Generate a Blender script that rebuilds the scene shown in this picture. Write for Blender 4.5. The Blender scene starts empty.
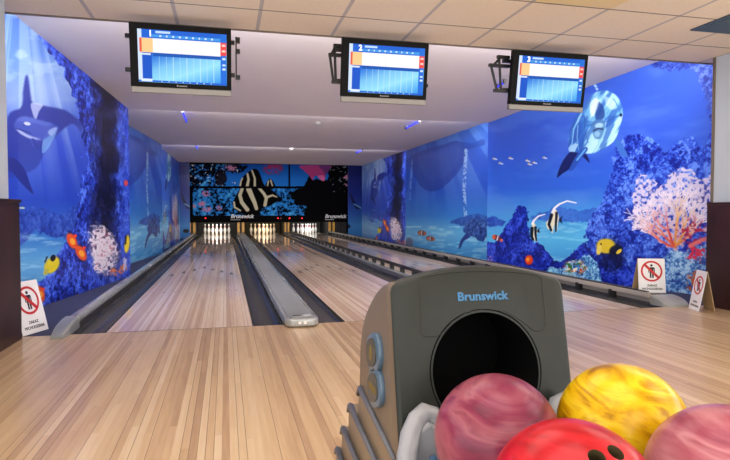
import bpy, bmesh, math, random
import numpy as np
from mathutils import Vector, Matrix

C = bpy.context.scene.collection
SC = bpy.context.scene
PI = math.pi
R = math.radians
random.seed(4)

# ------------------------------------------------------------------ camera
FPX = 575.0
YAW = R(13.64); PITCH = R(1.89); EYE = Vector((0, 0, 0.888))
cam_d = bpy.data.cameras.new('camera'); cam = bpy.data.objects.new('camera', cam_d); C.objects.link(cam)
cam_d.sensor_width = 36; cam_d.lens = FPX / 730 * 36; cam_d.clip_start = .02
cam.location = EYE; cam.rotation_euler = (PI / 2 - PITCH, 0, -YAW)
SC.camera = cam
_M = cam.rotation_euler.to_matrix()
_RX, _UP, _BK = [np.array(_M.col[i]) for i in range(3)]


def proj(P):
    """world points (N,3) -> position on the photograph, used to lay the printed picture on its wall"""
    d = P - np.array(EYE)
    z = -(d @ _BK)
    return 365 + FPX * (d @ _RX) / z, 230 - FPX * (d @ _UP) / z


def ray(px, py):
    v = Vector(_RX) * ((px - 365) / FPX) + Vector(_UP) * ((230 - py) / FPX) - Vector(_BK)
    return v


def at_y(px, py, Y):
    v = ray(px, py); t = (Y - EYE.y) / v.y
    return EYE + v * t


# ------------------------------------------------------------------ colour / materials
def lin(c):
    c = np.asarray(c, float) / 255.0
    return np.where(c <= .04045, c / 12.92, ((c + .055) / 1.055) ** 2.4)


def S(r, g, b):
    v = lin((r, g, b)); return (float(v[0]), float(v[1]), float(v[2]), 1)


def mat(name, col, rough=.5, metal=0, coat=0, spec=.5, noise=None, bump=None):
    m = bpy.data.materials.new(name); m.use_nodes = True
    nt = m.node_tree; p = nt.nodes['Principled BSDF']
    p.inputs['Base Color'].default_value = col
    p.inputs['Roughness'].default_value = rough
    p.inputs['Metallic'].default_value = metal
    p.inputs['Coat Weight'].default_value = coat
    p.inputs['Coat Roughness'].default_value = .08
    p.inputs['Specular IOR Level'].default_value = spec
    if noise or bump:
        tc = nt.nodes.new('ShaderNodeTexCoord')
        nz = nt.nodes.new('ShaderNodeTexNoise'); nz.inputs['Scale'].default_value = (noise or bump)[0]
        nz.inputs['Detail'].default_value = 5
        nt.links.new(tc.outputs['Object'], nz.inputs['Vector'])
        if noise:
            rp = nt.nodes.new('ShaderNodeValToRGB'); nt.links.new(nz.outputs['Fac'], rp.inputs[0])
            k = noise[1]
            rp.color_ramp.elements[0].position = .3; rp.color_ramp.elements[1].position = .7
            rp.color_ramp.elements[0].color = tuple(c * (1 - k) for c in col[:3]) + (1,)
            rp.color_ramp.elements[1].color = tuple(min(1, c * (1 + k)) for c in col[:3]) + (1,)
            nt.links.new(rp.outputs[0], p.inputs['Base Color'])
        if bump:
            b = nt.nodes.new('ShaderNodeBump'); b.inputs['Strength'].default_value = bump[1]; b.inputs['Distance'].default_value = .01
            nt.links.new(nz.outputs['Fac'], b.inputs['Height']); nt.links.new(b.outputs[0], p.inputs['Normal'])
    return m


def emit(name, col, k):
    m = mat(name, col); p = m.node_tree.nodes['Principled BSDF']
    p.inputs['Emission Color'].default_value = col; p.inputs['Emission Strength'].default_value = k
    return m


def N(nt, t, **kw):
    n = nt.nodes.new(t)
    for k, v in kw.items(): setattr(n, k, v)
    return n


def mth(nt, op, a, b=None, c=None):
    n = nt.nodes.new('ShaderNodeMath'); n.operation = op
    for i, x in enumerate((a, b, c)):
        if x is None: continue
        if isinstance(x, (int, float)): n.inputs[i].default_value = x
        else: nt.links.new(x, n.inputs[i])
    return n.outputs[0]


def boards_mat(name, bw, L, tones, rough, coat, phase=0.0, seam=.25):
    """strip flooring: narrow boards along Y in random tones, staggered butt joints"""
    m = mat(name, S(200, 170, 140), rough, coat=coat, spec=.3); m.node_tree.nodes['Principled BSDF'].inputs['Coat Roughness'].default_value = .05 if coat > .5 else .2; nt = m.node_tree; p = nt.nodes['Principled BSDF']
    tc = N(nt, 'ShaderNodeTexCoord'); sp = N(nt, 'ShaderNodeSeparateXYZ'); nt.links.new(tc.outputs['Object'], sp.inputs[0])
    xi = mth(nt, 'DIVIDE', mth(nt, 'ADD', sp.outputs[0], 50 + phase), bw)
    idx = mth(nt, 'FLOOR', xi); fx = mth(nt, 'FRACT', xi)
    wn = N(nt, 'ShaderNodeTexWhiteNoise', noise_dimensions='1D'); nt.links.new(idx, wn.inputs['W'])
    yj = mth(nt, 'ADD', mth(nt, 'DIVIDE', sp.outputs[1], L), mth(nt, 'MULTIPLY', wn.outputs['Value'], 7.3))
    jy = mth(nt, 'FLOOR', yj)
    cv = N(nt, 'ShaderNodeCombineXYZ'); nt.links.new(idx, cv.inputs[0]); nt.links.new(jy, cv.inputs[1])
    w2 = N(nt, 'ShaderNodeTexWhiteNoise', noise_dimensions='2D'); nt.links.new(cv.outputs[0], w2.inputs['Vector'])
    mix = mth(nt, 'ADD', mth(nt, 'MULTIPLY', wn.outputs['Value'], .6), mth(nt, 'MULTIPLY', w2.outputs['Value'], .3))
    mp = N(nt, 'ShaderNodeMapping'); mp.inputs['Scale'].default_value = (60, 3.0, 1); nt.links.new(tc.outputs['Object'], mp.inputs[0])
    nz = N(nt, 'ShaderNodeTexNoise'); nz.inputs['Scale'].default_value = 1.0; nz.inputs['Detail'].default_value = 4
    nt.links.new(mp.outputs[0], nz.inputs['Vector'])
    mix = mth(nt, 'ADD', mix, mth(nt, 'MULTIPLY', mth(nt, 'SUBTRACT', nz.outputs['Fac'], .5), .55))
    rp = N(nt, 'ShaderNodeValToRGB'); nt.links.new(mix, rp.inputs[0])
    el = rp.color_ramp.elements
    while len(el) < len(tones): el.new(.5)
    for i, (pos, col) in enumerate(tones): el[i].position = pos; el[i].color = col
    w3 = N(nt, 'ShaderNodeTexWhiteNoise', noise_dimensions='1D'); nt.links.new(mth(nt, 'ADD', idx, 913.7), w3.inputs['W'])
    line = mth(nt, 'MULTIPLY', mth(nt, 'LESS_THAN', fx, .09), mth(nt, 'GREATER_THAN', w3.outputs['Value'], .55))
    mx = N(nt, 'ShaderNodeMix', data_type='RGBA'); nt.links.new(mth(nt, 'MULTIPLY', line, seam), mx.inputs[0])
    nt.links.new(rp.outputs[0], mx.inputs[6]); mx.inputs[7].default_value = S(70, 48, 38)
    nt.links.new(mx.outputs[2], p.inputs['Base Color'])
    return m


TONES = [(.1, S(174, 141, 108)), (.4, S(196, 165, 128)), (.62, S(205, 177, 141)), (.9, S(216, 192, 159))]
M = {}
M['approach'] = boards_mat('approach_boards', .03, 1.3, TONES, .32, .25, seam=.6)
M['lane'] = boards_mat('lane_boards', .0269, 3.2, [(.12, S(204, 172, 148)), (.45, S(226, 199, 174)), (.9, S(240, 221, 200))], .5, .95, seam=.6)
M['gutter'] = mat('gutter_plastic', S(58, 57, 54), .24, noise=(6, .35))
M['gutter_pale'] = mat('gutter_pale', S(186, 172, 156), .35)
M['grey_plastic'] = mat('grey_plastic', S(136, 140, 140), .3, noise=(4, .08))
M['capping'] = mat('grey_capping', S(168, 172, 172), .22, metal=.35, noise=(3, .1))
M['dark_capping'] = mat('dark_capping', S(84, 82, 80), .16, noise=(30, .3))
M['cap_end'] = mat('cap_end', S(150, 152, 150), .3)
M['black'] = mat('black_plastic', S(22, 22, 23), .4)
M['mask_black'] = mat('mask_black', S(12, 12, 14), .9, spec=.05)
M['void'] = mat('black_interior', S(5, 5, 6), .8, spec=.1)
M['rail_dark'] = mat('rail_dark', S(48, 46, 44), .35)
M['rail_beige'] = mat('rail_beige', S(160, 154, 146), .35)
M['carpet'] = mat('carpet', S(66, 70, 98), .95, spec=.1, noise=(180, .35), bump=(300, .5))
M['ceil_white'] = mat('painted_ceiling', S(214, 207, 210), .75, noise=(1.3, .02))
M['wall_pale'] = mat('wall_pale', S(196, 208, 220), .7, noise=(2, .02))
M['shell'] = mat('dark_shell', S(30, 32, 50), .8)
M['mahogany'] = mat('mahogany', S(52, 26, 24), .38, noise=(5, .3), bump=(40, .05))
M['trim'] = mat('trim_strip', S(120, 108, 96), .5)
M['hood'] = mat('hood_plastic', S(36, 40, 38), .4, spec=.22, noise=(25, .05))
M['hood_side'] = mat('hood_side', S(108, 95, 82), .36, metal=.15, spec=.3)
M['base_tan'] = mat('base_tan', S(122, 106, 88), .38, metal=.1)
M['ridge'] = mat('ridge_blue_grey', S(86, 88, 98), .35)
M['button'] = mat('button_blue_grey', S(70, 94, 116), .28)
M['button_face'] = mat('button_face', S(58, 62, 60), .35)
M['icon'] = mat('icon_yellow', S(112, 94, 44), .5)
M['rack'] = mat('rack_grey', S(140, 143, 150), .3)
M['rack_blue'] = mat('rack_blue', S(70, 110, 150), .4)
M['logo_blue'] = mat('logo_blue', S(34, 98, 142), .4)
M['white'] = mat('white_card', S(238, 238, 240), .5)
M['red'] = mat('sign_red', S(200, 36, 40), .5)
M['ink'] = mat('ink', S(20, 20, 22), .5)
M['card_brown'] = mat('card_brown', S(168, 140, 100), .7)
M['tv'] = mat('tv_black', S(9, 9, 11), .5, spec=.12)
M['tv_bar'] = mat('tv_silver', S(132, 128, 123), .35, metal=.3)
M['pin_white'] = mat('pin_white', S(240, 238, 232), .18, coat=.5)
M['pin_red'] = mat('pin_red', S(200, 30, 34), .3)
M['gold_wood'] = mat('gold_wood', S(236, 172, 74), .4, noise=(7, .25))
M['pit'] = mat('pit_dark', S(36, 34, 34), .7)
M['curtain'] = mat('pit_curtain', S(58, 54, 50), .8, noise=(20, .3))
M['red_led'] = emit('red_led', S(255, 30, 40), 2.5)
M['uv'] = emit('uv_tube', S(40, 50, 235), .8)
M['lettering_white'] = mat('lettering_white', S(225, 225, 230), .5)
M['vent'] = mat('vent_grey', S(66, 88, 104), .6)
M['lamp_cream'] = mat('lamp_cream', S(235, 215, 160), .5)
M['arrow'] = mat('arrow_brown', S(40, 28, 24), .5, spec=.2)
M['detector'] = mat('detector', S(120, 116, 116), .7)


def attr_mat(name, rough, emission=0, coat=0, spec=.5):
    m = mat(name, (1, 1, 1, 1), rough, coat=coat, spec=spec); nt = m.node_tree; p = nt.nodes['Principled BSDF']
    a = N(nt, 'ShaderNodeVertexColor'); a.layer_name = 'print'
    if emission:
        p.inputs['Base Color'].default_value = (0.01, .01, .01, 1)
        nt.links.new(a.outputs[0], p.inputs['Emission Color']); p.inputs['Emission Strength'].default_value = emission
    else:
        nt.links.new(a.outputs[0], p.inputs['Base Color'])
    return m


M['mural'] = attr_mat('mural_print', .3, spec=.4)
M['mask'] = attr_mat('mask_print', .8, spec=.03)
M['screen'] = attr_mat('screen_picture', .5, emission=.56, spec=.05)


def tile_mat():
    m = mat('ceiling_tiles', S(226, 212, 196), .85, spec=.15); nt = m.node_tree; p = nt.nodes['Principled BSDF']
    tc = N(nt, 'ShaderNodeTexCoord'); sp = N(nt, 'ShaderNodeSeparateXYZ'); nt.links.new(tc.outputs['Object'], sp.inputs[0])
    fx = mth(nt, 'FRACT', mth(nt, 'DIVIDE', mth(nt, 'ADD', sp.outputs[0], 60 - .254 + .012), .6))
    fy = mth(nt, 'FRACT', mth(nt, 'DIVIDE', mth(nt, 'ADD', sp.outputs[1], 60 - 4.21 + .007), .6))
    lx = mth(nt, 'LESS_THAN', fx, .045); ly = mth(nt, 'LESS_THAN', fy, .024)
    nz = N(nt, 'ShaderNodeTexNoise'); nz.inputs['Scale'].default_value = 40; nt.links.new(tc.outputs['Object'], nz.inputs['Vector'])
    rp = N(nt, 'ShaderNodeValToRGB'); nt.links.new(nz.outputs['Fac'], rp.inputs[0])
    rp.color_ramp.elements[0].color = S(230, 217, 199); rp.color_ramp.elements[1].color = S(242, 231, 216)
    a = N(nt, 'ShaderNodeMix', data_type='RGBA'); nt.links.new(lx, a.inputs[0]); nt.links.new(rp.outputs[0], a.inputs[6]); a.inputs[7].default_value = S(190, 186, 188)
    b = N(nt, 'ShaderNodeMix', data_type='RGBA'); nt.links.new(ly, b.inputs[0]); nt.links.new(a.outputs[2], b.inputs[6]); b.inputs[7].default_value = S(120, 114, 110)
    nt.links.new(b.outputs[2], p.inputs['Base Color'])
    return m


M['tiles'] = tile_mat()


def ball_mat(name, cols, scale, dist, seed):
    m = mat(name, cols[0], .28, coat=.12, spec=.22); m.node_tree.nodes['Principled BSDF'].inputs['Coat Roughness'].default_value = .16; nt = m.node_tree; p = nt.nodes['Principled BSDF']
    tc = N(nt, 'ShaderNodeTexCoord'); mp = N(nt, 'ShaderNodeMapping'); mp.inputs['Location'].default_value = (seed, seed * 2, 0)
    mp.inputs['Scale'].default_value = (1, 1, 2.6); mp.inputs['Rotation'].default_value = (.7 + seed, .3, .4 * seed)
    nt.links.new(tc.outputs['Object'], mp.inputs[0])
    nz = N(nt, 'ShaderNodeTexNoise'); nz.inputs['Scale'].default_value = scale; nz.inputs['Detail'].default_value = 4; nz.inputs['Distortion'].default_value = dist
    nt.links.new(mp.outputs[0], nz.inputs['Vector'])
    rp = N(nt, 'ShaderNodeValToRGB'); nt.links.new(nz.outputs['Fac'], rp.inputs[0]); el = rp.color_ramp.elements
    while len(el) < len(cols): el.new(.5)
    for i, c in enumerate(cols): el[i].position = .32 + .36 * i / (len(cols) - 1); el[i].color = c
    nt.links.new(rp.outputs[0], p.inputs['Base Color'])
    return m


M['ball_pink'] = ball_mat('ball_pink', [S(84, 20, 46), S(116, 40, 66), S(138, 72, 86), S(100, 30, 56)], 5.5, 1.6, 1.0)
M['ball_pale'] = ball_mat('ball_pale', [S(120, 42, 62), S(146, 70, 86), S(172, 110, 118), S(134, 58, 74)], 5.5, 1.8, 2.3)
M['ball_yellow'] = ball_mat('ball_yellow', [S(146, 100, 0), S(198, 156, 2), S(214, 182, 26), S(172, 126, 0)], 6, 2.4, 3.1)
M['ball_red'] = ball_mat('ball_red', [S(122, 2, 12), S(160, 5, 20), S(178, 26, 36), S(140, 3, 16)], 5, 1.5, .4)
M['hole'] = mat('finger_hole', S(70, 58, 34), .6)


# ------------------------------------------------------------------ mesh helpers
def link(name, me, parent=None):
    o = bpy.data.objects.new(name, me); C.objects.link(o)
    if parent: o.parent = parent
    return o


def wloc(o):
    v = Vector((0, 0, 0))
    while o: v += Vector(o.location); o = o.parent
    return v


def obj(name, bm, m, parent=None, origin=None, smooth=False, bevel=0, seg=2, world=True):
    """link bm (built in world coordinates unless world=False) as one mesh object"""
    if bevel:
        bmesh.ops.remove_doubles(bm, verts=bm.verts, dist=1e-6)
        es = [e for e in bm.edges if len(e.link_faces) == 2 and e.calc_face_angle(0) > .6]
        bmesh.ops.bevel(bm, geom=es, offset=bevel, segments=seg, affect='EDGES', profile=.5, clamp_overlap=True)
    bmesh.ops.recalc_face_normals(bm, faces=bm.faces)
    off = Vector((0, 0, 0))
    if parent is not None and world: off = wloc(parent)
    if origin is not None: off = Vector(origin)
    if off.length: bmesh.ops.translate(bm, verts=bm.verts, vec=-off)
    me = bpy.data.meshes.new(name); bm.to_mesh(me); bm.free()
    for x in (m if isinstance(m, (list, tuple)) else [m]): me.materials.append(x)
    if smooth:
        me.shade_smooth()
        if smooth == 'auto':
            me.set_sharp_from_angle(angle=R(38))
    o = link(name, me, parent)
    if origin is not None: o.location = off
    return o


def tag(o, label=None, cat=None, group=None, kind=None):
    if label: o['label'] = label
    if cat: o['category'] = cat
    if group: o['group'] = group
    if kind: o['kind'] = kind
    return o


def thing(name, loc, label, cat, group=None, rz=0):
    o = bpy.data.objects.new(name, None); C.objects.link(o); o.location = loc; o.rotation_euler.z = rz
    o.empty_display_size = .1
    return tag(o, label, cat, group)


def box(bm, x0, x1, y0, y1, z0, z1, mi=0):
    v = [bm.verts.new(p) for p in ((x0, y0, z0), (x1, y0, z0), (x1, y1, z0), (x0, y1, z0), (x0, y0, z1), (x1, y0, z1), (x1, y1, z1), (x0, y1, z1))]
    for f in ((0, 3, 2, 1), (4, 5, 6, 7), (0, 1, 5, 4), (1, 2, 6, 5), (2, 3, 7, 6), (3, 0, 4, 7)):
        bm.faces.new([v[i] for i in f]).material_index = mi
    return v


def BX(*a):
    bm = bmesh.new(); box(bm, *a); return bm


def loft(bm, secs, closed=True, caps=True, mi=0):
    rows = [[bm.verts.new(p) for p in s] for s in secs]
    n = len(rows[0])
    for a, b in zip(rows, rows[1:]):
        for i in range(n if closed else n - 1):
            j = (i + 1) % n
            bm.faces.new((a[i], a[j], b[j], b[i])).material_index = mi
    if caps and closed:
        bm.faces.new(rows[0][::-1]).material_index = mi; bm.faces.new(rows[-1]).material_index = mi
    return rows


def tube(bm, pts, r, n=10, closed=False, mi=0):
    pts = [Vector(p) for p in pts]; secs = []
    up = Vector((0, 0, 1)); L = len(pts)
    for i, p in enumerate(pts):
        a = pts[(i - 1) % L] if (closed or i) else p; b = pts[(i + 1) % L] if (closed or i < L - 1) else p
        t = (b - a).normalized()
        u = t.cross(up)
        if u.length < .05: u = t.cross(Vector((0, 1, 0)))
        u.normalize(); w = u.cross(t)
        rr = r[i] if isinstance(r, (list, tuple)) else r
        secs.append([p + u * rr * math.cos(2 * PI * k / n) + w * rr * math.sin(2 * PI * k / n) for k in range(n)])
    if closed:
        loft(bm, secs + [secs[0]], caps=False); bmesh.ops.remove_doubles(bm, verts=bm.verts, dist=1e-6)
    else: loft(bm, secs, mi=mi)


def lathe(bm, prof, n=24, mi=None):
    rows = []
    for r, z in prof:
        rows.append([bm.verts.new((r * math.cos(2 * PI * k / n), r * math.sin(2 * PI * k / n), z)) for k in range(n)])
    for q, (a, b) in enumerate(zip(rows, rows[1:])):
        for k in range(n):
            f = bm.faces.new((a[k], a[(k + 1) % n], b[(k + 1) % n], b[k]))
            if mi: f.material_index = mi(prof[q][1], prof[q + 1][1])
    bm.faces.new(rows[0][::-1]); bm.faces.new(rows[-1])


def prism(bm, poly, fn, d0, d1, mi=0):
    """poly 2-D, fn(a,b,d) -> world"""
    loft(bm, [[fn(a, b, d0) for a, b in poly], [fn(a, b, d1) for a, b in poly]], mi=mi)


def text_bm(body, size, extrude=.001, bold=.0, shear=0, align='CENTER'):
    cu = bpy.data.curves.new('lettering', 'FONT'); cu.body = body; cu.size = size; cu.extrude = extrude
    cu.offset = bold; cu.shear = shear; cu.align_x = align; cu.align_y = 'CENTER'; cu.resolution_u = 4
    o = bpy.data.objects.new('lettering', cu); C.objects.link(o)
    bpy.context.view_layer.update()
    me = bpy.data.meshes.new_from_object(o.evaluated_get(bpy.context.evaluated_depsgraph_get()))
    bpy.data.objects.remove(o); bpy.data.curves.remove(cu)
    bm = bmesh.new(); bm.from_mesh(me); bpy.data.meshes.remove(me)
    return bm


def xf(bm, mtx): bmesh.ops.transform(bm, matrix=mtx, verts=bm.verts); return bm


def frame(o, ex, ey):
    """matrix taking local x,y,z to ex,ey,ex×ey at o"""
    ex = Vector(ex).normalized(); ey = Vector(ey).normalized(); ez = ex.cross(ey)
    m = Matrix((ex, ey, ez)).transposed().to_4x4(); m.translation = Vector(o)
    return m


def struct(name, bm, m, **kw):
    o = obj(name, bm, m, **kw); o['kind'] = 'structure'; return o


# ------------------------------------------------------------------ procedural picture painter (for the printed murals)
def hash2(ix, iy, seed):
    h = (ix.astype(np.int64) * 374761393 + iy.astype(np.int64) * 668265263 + seed * 2147483647) & 0xFFFFFFFF
    h = ((h ^ (h >> 13)) * 1274126177) & 0xFFFFFFFF
    h = h ^ (h >> 16)
    return (h & 0xFFFFFF) / float(0xFFFFFF)


def vnoise(x, y, seed=0):
    ix = np.floor(x); iy = np.floor(y); fx = x - ix; fy = y - iy
    fx = fx * fx * (3 - 2 * fx); fy = fy * fy * (3 - 2 * fy)
    a = hash2(ix, iy, seed); b = hash2(ix + 1, iy, seed); c = hash2(ix, iy + 1, seed); d = hash2(ix + 1, iy + 1, seed)
    return (a * (1 - fx) + b * fx) * (1 - fy) + (c * (1 - fx) + d * fx) * fy


def fbm(x, y, seed=0, o=4):
    s = 0; a = .5; t = 0
    for k in range(o):
        s = s + a * vnoise(x * 2 ** k, y * 2 ** k, seed + k); t += a; a *= .5
    return s / t


def spline(pts, n=6):
    p = np.array(pts, float); L = len(p); out = []
    for i in range(L):
        a, b, c, d = p[(i - 1) % L], p[i], p[(i + 1) % L], p[(i + 2) % L]
        for k in range(n):
            t = k / n
            out.append(.5 * (2 * b + (c - a) * t + (2 * a - 5 * b + 4 * c - d) * t * t + (3 * b - a - 3 * c + d) * t ** 3))
    return np.array(out)


class Canvas:
    def __init__(s, px, py, mx, my):
        s.x, s.y, s.mx, s.my = px, py, mx, my
        s.c = np.zeros((len(px), 3))

    def put(s, a, col):
        a = np.clip(a, 0, 1)[:, None]
        s.c = s.c * (1 - a) + np.asarray(col, float) * a

    def grad(s, t, stops):
        t = np.asarray(t)
        xs = [q[0] for q in stops]
        s.c = np.stack([np.interp(t, xs, [q[1][k] for q in stops]) for k in range(3)], 1)

    def ramp(s, t, stops):
        xs = [q[0] for q in stops]
        return np.stack([np.interp(t, xs, [q[1][k] for q in stops]) for k in range(3)], 1)

    def poly(s, pts, smooth=True, wob=0, seed=0, sc=.4, aa=.32):
        P = spline(pts) if smooth else np.array(pts, float)
        out = np.zeros(len(s.x)); x, y = s.x, s.y
        pad = 2 + 2 * abs(wob)
        sel = (x > P[:, 0].min() - pad) & (x < P[:, 0].max() + pad) & (y > P[:, 1].min() - pad) & (y < P[:, 1].max() + pad)
        xs, ys = x[sel], y[sel]
        if wob:
            xs, ys = xs + wob * (fbm(xs * sc, ys * sc, seed) - .5) * 2, ys + wob * (fbm(xs * sc, ys * sc, seed + 50) - .5) * 2
        Q = np.roll(P, -1, 0); acc = np.zeros(len(xs))
        for ox, oy in ((-aa, -aa * .4), (aa * .4, -aa), (aa, aa * .4), (-aa * .4, aa)):
            r = np.zeros(len(xs), bool); X = xs + ox; Y = ys + oy
            for (x0, y0), (x1, y1) in zip(P, Q):
                if y0 == y1: continue
                r ^= ((y0 > Y) != (y1 > Y)) & (X < (x1 - x0) * (Y - y0) / (y1 - y0) + x0)
            acc += r
        out[sel] = acc / 4
        return out

    def ell(s, cx, cy, rx, ry, ang=0, soft=.25, wob=0, seed=0):
        dx = s.x - cx; dy = s.y - cy; a = R(ang)
        u = (dx * math.cos(a) + dy * math.sin(a)) / rx; v = (-dx * math.sin(a) + dy * math.cos(a)) / ry
        d = np.sqrt(u * u + v * v)
        if wob: d = d + wob * (fbm(s.x * .5, s.y * .5, seed) - .5) * 2
        return np.clip((1 - d) / soft + .5, 0, 1)

    def line(s, pts, w, w2=None):
        best = np.zeros(len(s.x)); L = len(pts) - 1
        w2 = w if w2 is None else w2
        for i in range(L):
            (x0, y0), (x1, y1) = pts[i], pts[i + 1]
            wa = w + (w2 - w) * i / L; wb = w + (w2 - w) * (i + 1) / L; mw = max(wa, wb) + 1
            sel = (s.x > min(x0, x1) - mw) & (s.x < max(x0, x1) + mw) & (s.y > min(y0, y1) - mw) & (s.y < max(y0, y1) + mw)
            if not sel.any(): continue
            xs, ys = s.x[sel], s.y[sel]; dx, dy = x1 - x0, y1 - y0; q = dx * dx + dy * dy + 1e-9
            t = np.clip(((xs - x0) * dx + (ys - y0) * dy) / q, 0, 1)
            d = np.hypot(xs - x0 - t * dx, ys - y0 - t * dy); ww = wa + (wb - wa) * t
            best[sel] = np.maximum(best[sel], np.clip((ww - d) / .6 + .5, 0, 1))
        return best

    def rock(s, m, dark, mid, light, sc=9, seed=0, gain=1.5):
        n = fbm(s.mx * sc, s.my * sc, seed, 4); n2 = fbm(s.mx * sc * 4.2, s.my * sc * 4.2, seed + 9, 2); n3 = vnoise(s.mx * sc * 11, s.my * sc * 11, seed + 19)
        t = np.clip((n * .42 + n2 * .36 + n3 * .22 - .5) * gain * 1.9 + .47, 0, 1)
        col = s.ramp(t, [(0, dark), (.5, mid), (1, light)])
        a = m[:, None]; s.c = s.c * (1 - a) + col * a

    def lin(s):
        return lin(np.clip(s.c, 0, 255))


def paint_orcas(cv):                     # panel with two orcas, a dark rock column, small reef fish
    x, y = cv.x, cv.y
    cv.grad(y, [(10, (64, 104, 186)), (60, (92, 132, 206)), (100, (78, 112, 204)), (150, (48, 74, 192)), (200, (36, 66, 184)), (235, (52, 120, 206)), (262, (98, 172, 226)), (310, (64, 140, 214))])
    ray_a = np.arctan2(x - 20, y + 60)
    rays = fbm(ray_a * 30, ray_a * 0 + 3, 5, 3)
    cv.put(np.clip((rays - .45) * 2.2, 0, .45) * np.clip((210 - y) / 100, 0, 1), (168, 196, 232))
    cl = fbm(x * .05, y * .09, 11, 4); cv.put(cv.ell(40, 92, 46, 22, -14, 1.4) * .5, (176, 200, 230)); cv.put(np.clip((cl - .48) * 3, 0, .6) * np.clip((110 - y) / 50, 0, 1), (170, 198, 228))
    # distant reef
    cv.rock(cv.poly([(5, 214), (22, 212), (34, 206), (48, 212), (60, 216), (76, 206), (80, 234), (56, 238), (36, 232), (20, 246), (5, 246)], wob=4, seed=3, sc=.25), (30, 52, 150), (44, 76, 182), (70, 106, 206), 7, 2)
    w = fbm(x * .06, y * .4, 21, 4); cv.put(np.clip((w - .55) * 3, 0, .5) * ((y > 232) & (x < 80)), (168, 214, 240))
    # big orca
    O = lambda pts: [(5 + a / 2.877, 10 + b / 2.877) for a, b in pts]
    cv.put(cv.poly(O([(8, 310), (46, 280), (52, 232), (59, 190), (67, 194), (74, 245), (82, 268), (125, 278), (172, 288), (206, 312), (218, 324), (196, 326), (165, 345), (120, 395), (92, 452), (40, 475), (5, 470)]), aa=.9) * np.clip(1.0 - (y - 120) / 110, .35, .92), (38, 50, 140))
    cv.put(cv.poly(O([(76, 268), (108, 272), (98, 292), (88, 315), (78, 292)])) * .75, (176, 188, 226))
    cv.put(cv.poly(O([(116, 352), (150, 338), (144, 362), (118, 405), (106, 408)])) * .7, (120, 170, 228))
    cv.put(cv.poly(O([(26, 330), (34, 314), (50, 306), (74, 309), (104, 318), (134, 326), (154, 336), (146, 350), (122, 366), (104, 376), (92, 374), (86, 384), (84, 396), (76, 384), (68, 368), (48, 354), (30, 344)]), aa=.7) * .9, (66, 84, 176))
    cv.put(cv.poly(O([(34, 318), (52, 307), (76, 310), (104, 318), (134, 327), (120, 334), (84, 326), (56, 322)]), aa=.8) * .7, (88, 108, 194))
    cv.put(cv.poly(O([(32, 342), (46, 348), (64, 358), (84, 366), (102, 372), (84, 372), (62, 366), (42, 354)]), aa=.7) * .85, (178, 190, 226))
    cv.put(cv.line(O([(30, 340), (50, 346), (74, 354)]), .5) * .8, (36, 48, 120))
    cv.put(cv.ell(*O([(64, 327)])[0], 3.4, 1.7, 12, .4), (182, 194, 228)); cv.put(cv.ell(*O([(55, 331)])[0], .6, .6), (20, 26, 70))
    cv.put(cv.poly(O([(124, 350), (138, 340), (150, 338), (144, 352), (132, 362)]), aa=.6) * .7, (160, 184, 226))
    cv.put(cv.poly(O([(76, 372), (84, 370), (92, 384), (96, 398), (86, 392)]), aa=.5) * .9, (40, 52, 140))
    cv.put(cv.poly(O([(196, 312), (212, 316), (222, 332), (218, 350), (208, 336), (194, 326)]), aa=.6) * .8, (44, 58, 150))
    cv.put(cv.poly([(5, 160), (14, 158), (24, 168), (30, 184), (33, 194), (22, 184), (12, 172), (5, 170)]), (36, 46, 132))
    # dark rock wall
    m = cv.poly([(20, 0), (33, 24), (44, 46), (60, 66), (72, 92), (79, 118), (84, 142), (84, 170), (79, 196), (76, 220), (68, 240), (58, 254), (46, 276), (34, 292), (28, 330), (140, 330), (140, 60), (80, 0)], wob=5, seed=7, sc=.16)
    m = np.maximum(m, np.clip((x - 131) / .5, 0, 1))
    cv.rock(m, (16, 24, 100), (40, 66, 200), (92, 132, 246), 6, 4, 1.8)
    core = np.clip(1.25 - np.abs(x - 106 - (fbm(x * .1, y * .05, 31) - .5) * 22) / 14, 0, 1) * np.clip((285 - y) / 40, 0, 1) * m
    cv.rock(np.clip(core * 1.1, 0, .95), (6, 6, 22), (14, 14, 44), (36, 34, 92), 8, 6, 1.5)
    edge = np.clip(1 - np.abs(x - 126) / 7, 0, 1) * m * np.clip((y - 90) / 50, 0, 1)
    cv.rock(edge * .9, (26, 46, 170), (46, 84, 226), (120, 160, 244), 9, 12, 1.6)
    # white-pink coral
    for cx, cy, rx, ry, sd in ((99, 248, 9, 20, 1), (106, 258, 8, 17, 2), (102, 238, 10, 11, 3), (112, 248, 6, 12, 4), (98, 266, 5, 9, 5)):
        n = fbm(x * .45, y * .45, 40 + sd, 3)
        cv.put(cv.ell(cx, cy, rx, ry, -12, .5, .5, sd) * np.clip((n - .3) * 5, 0, 1), (228, 218, 230))
        cv.put(cv.ell(cx, cy, rx * .7, ry * .7, -12, .5, .5, sd) * np.clip((vnoise(x * .5, y * .5, 77 + sd) - .68) * 6, 0, .8), (200, 120, 140))
    for cx, cy in ((113, 272), (119, 274), (124, 268)):
        cv.put(cv.ell(cx, cy, 4, 4, 0, .4, .5, 3) * np.clip((vnoise(x * .6, y * .6, 9) - .3) * 4, 0, 1), (206, 112, 72))
    cv.put(cv.ell(125, 264, 2, 6, 0, .5, .6, 8) * .8, (220, 214, 230))
    # fish
    cv.put(cv.ell(52, 265, 9.5, 6.5, -52), (226, 206, 40)); cv.put(cv.ell(53, 258, 2.6, 3.4, 20), (20, 20, 40)); cv.put(cv.ell(46, 272, 2.2, 3.5, 30), (200, 190, 80)); cv.put(cv.line([(47, 257), (45, 262)], .8), (30, 30, 40))
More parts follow.
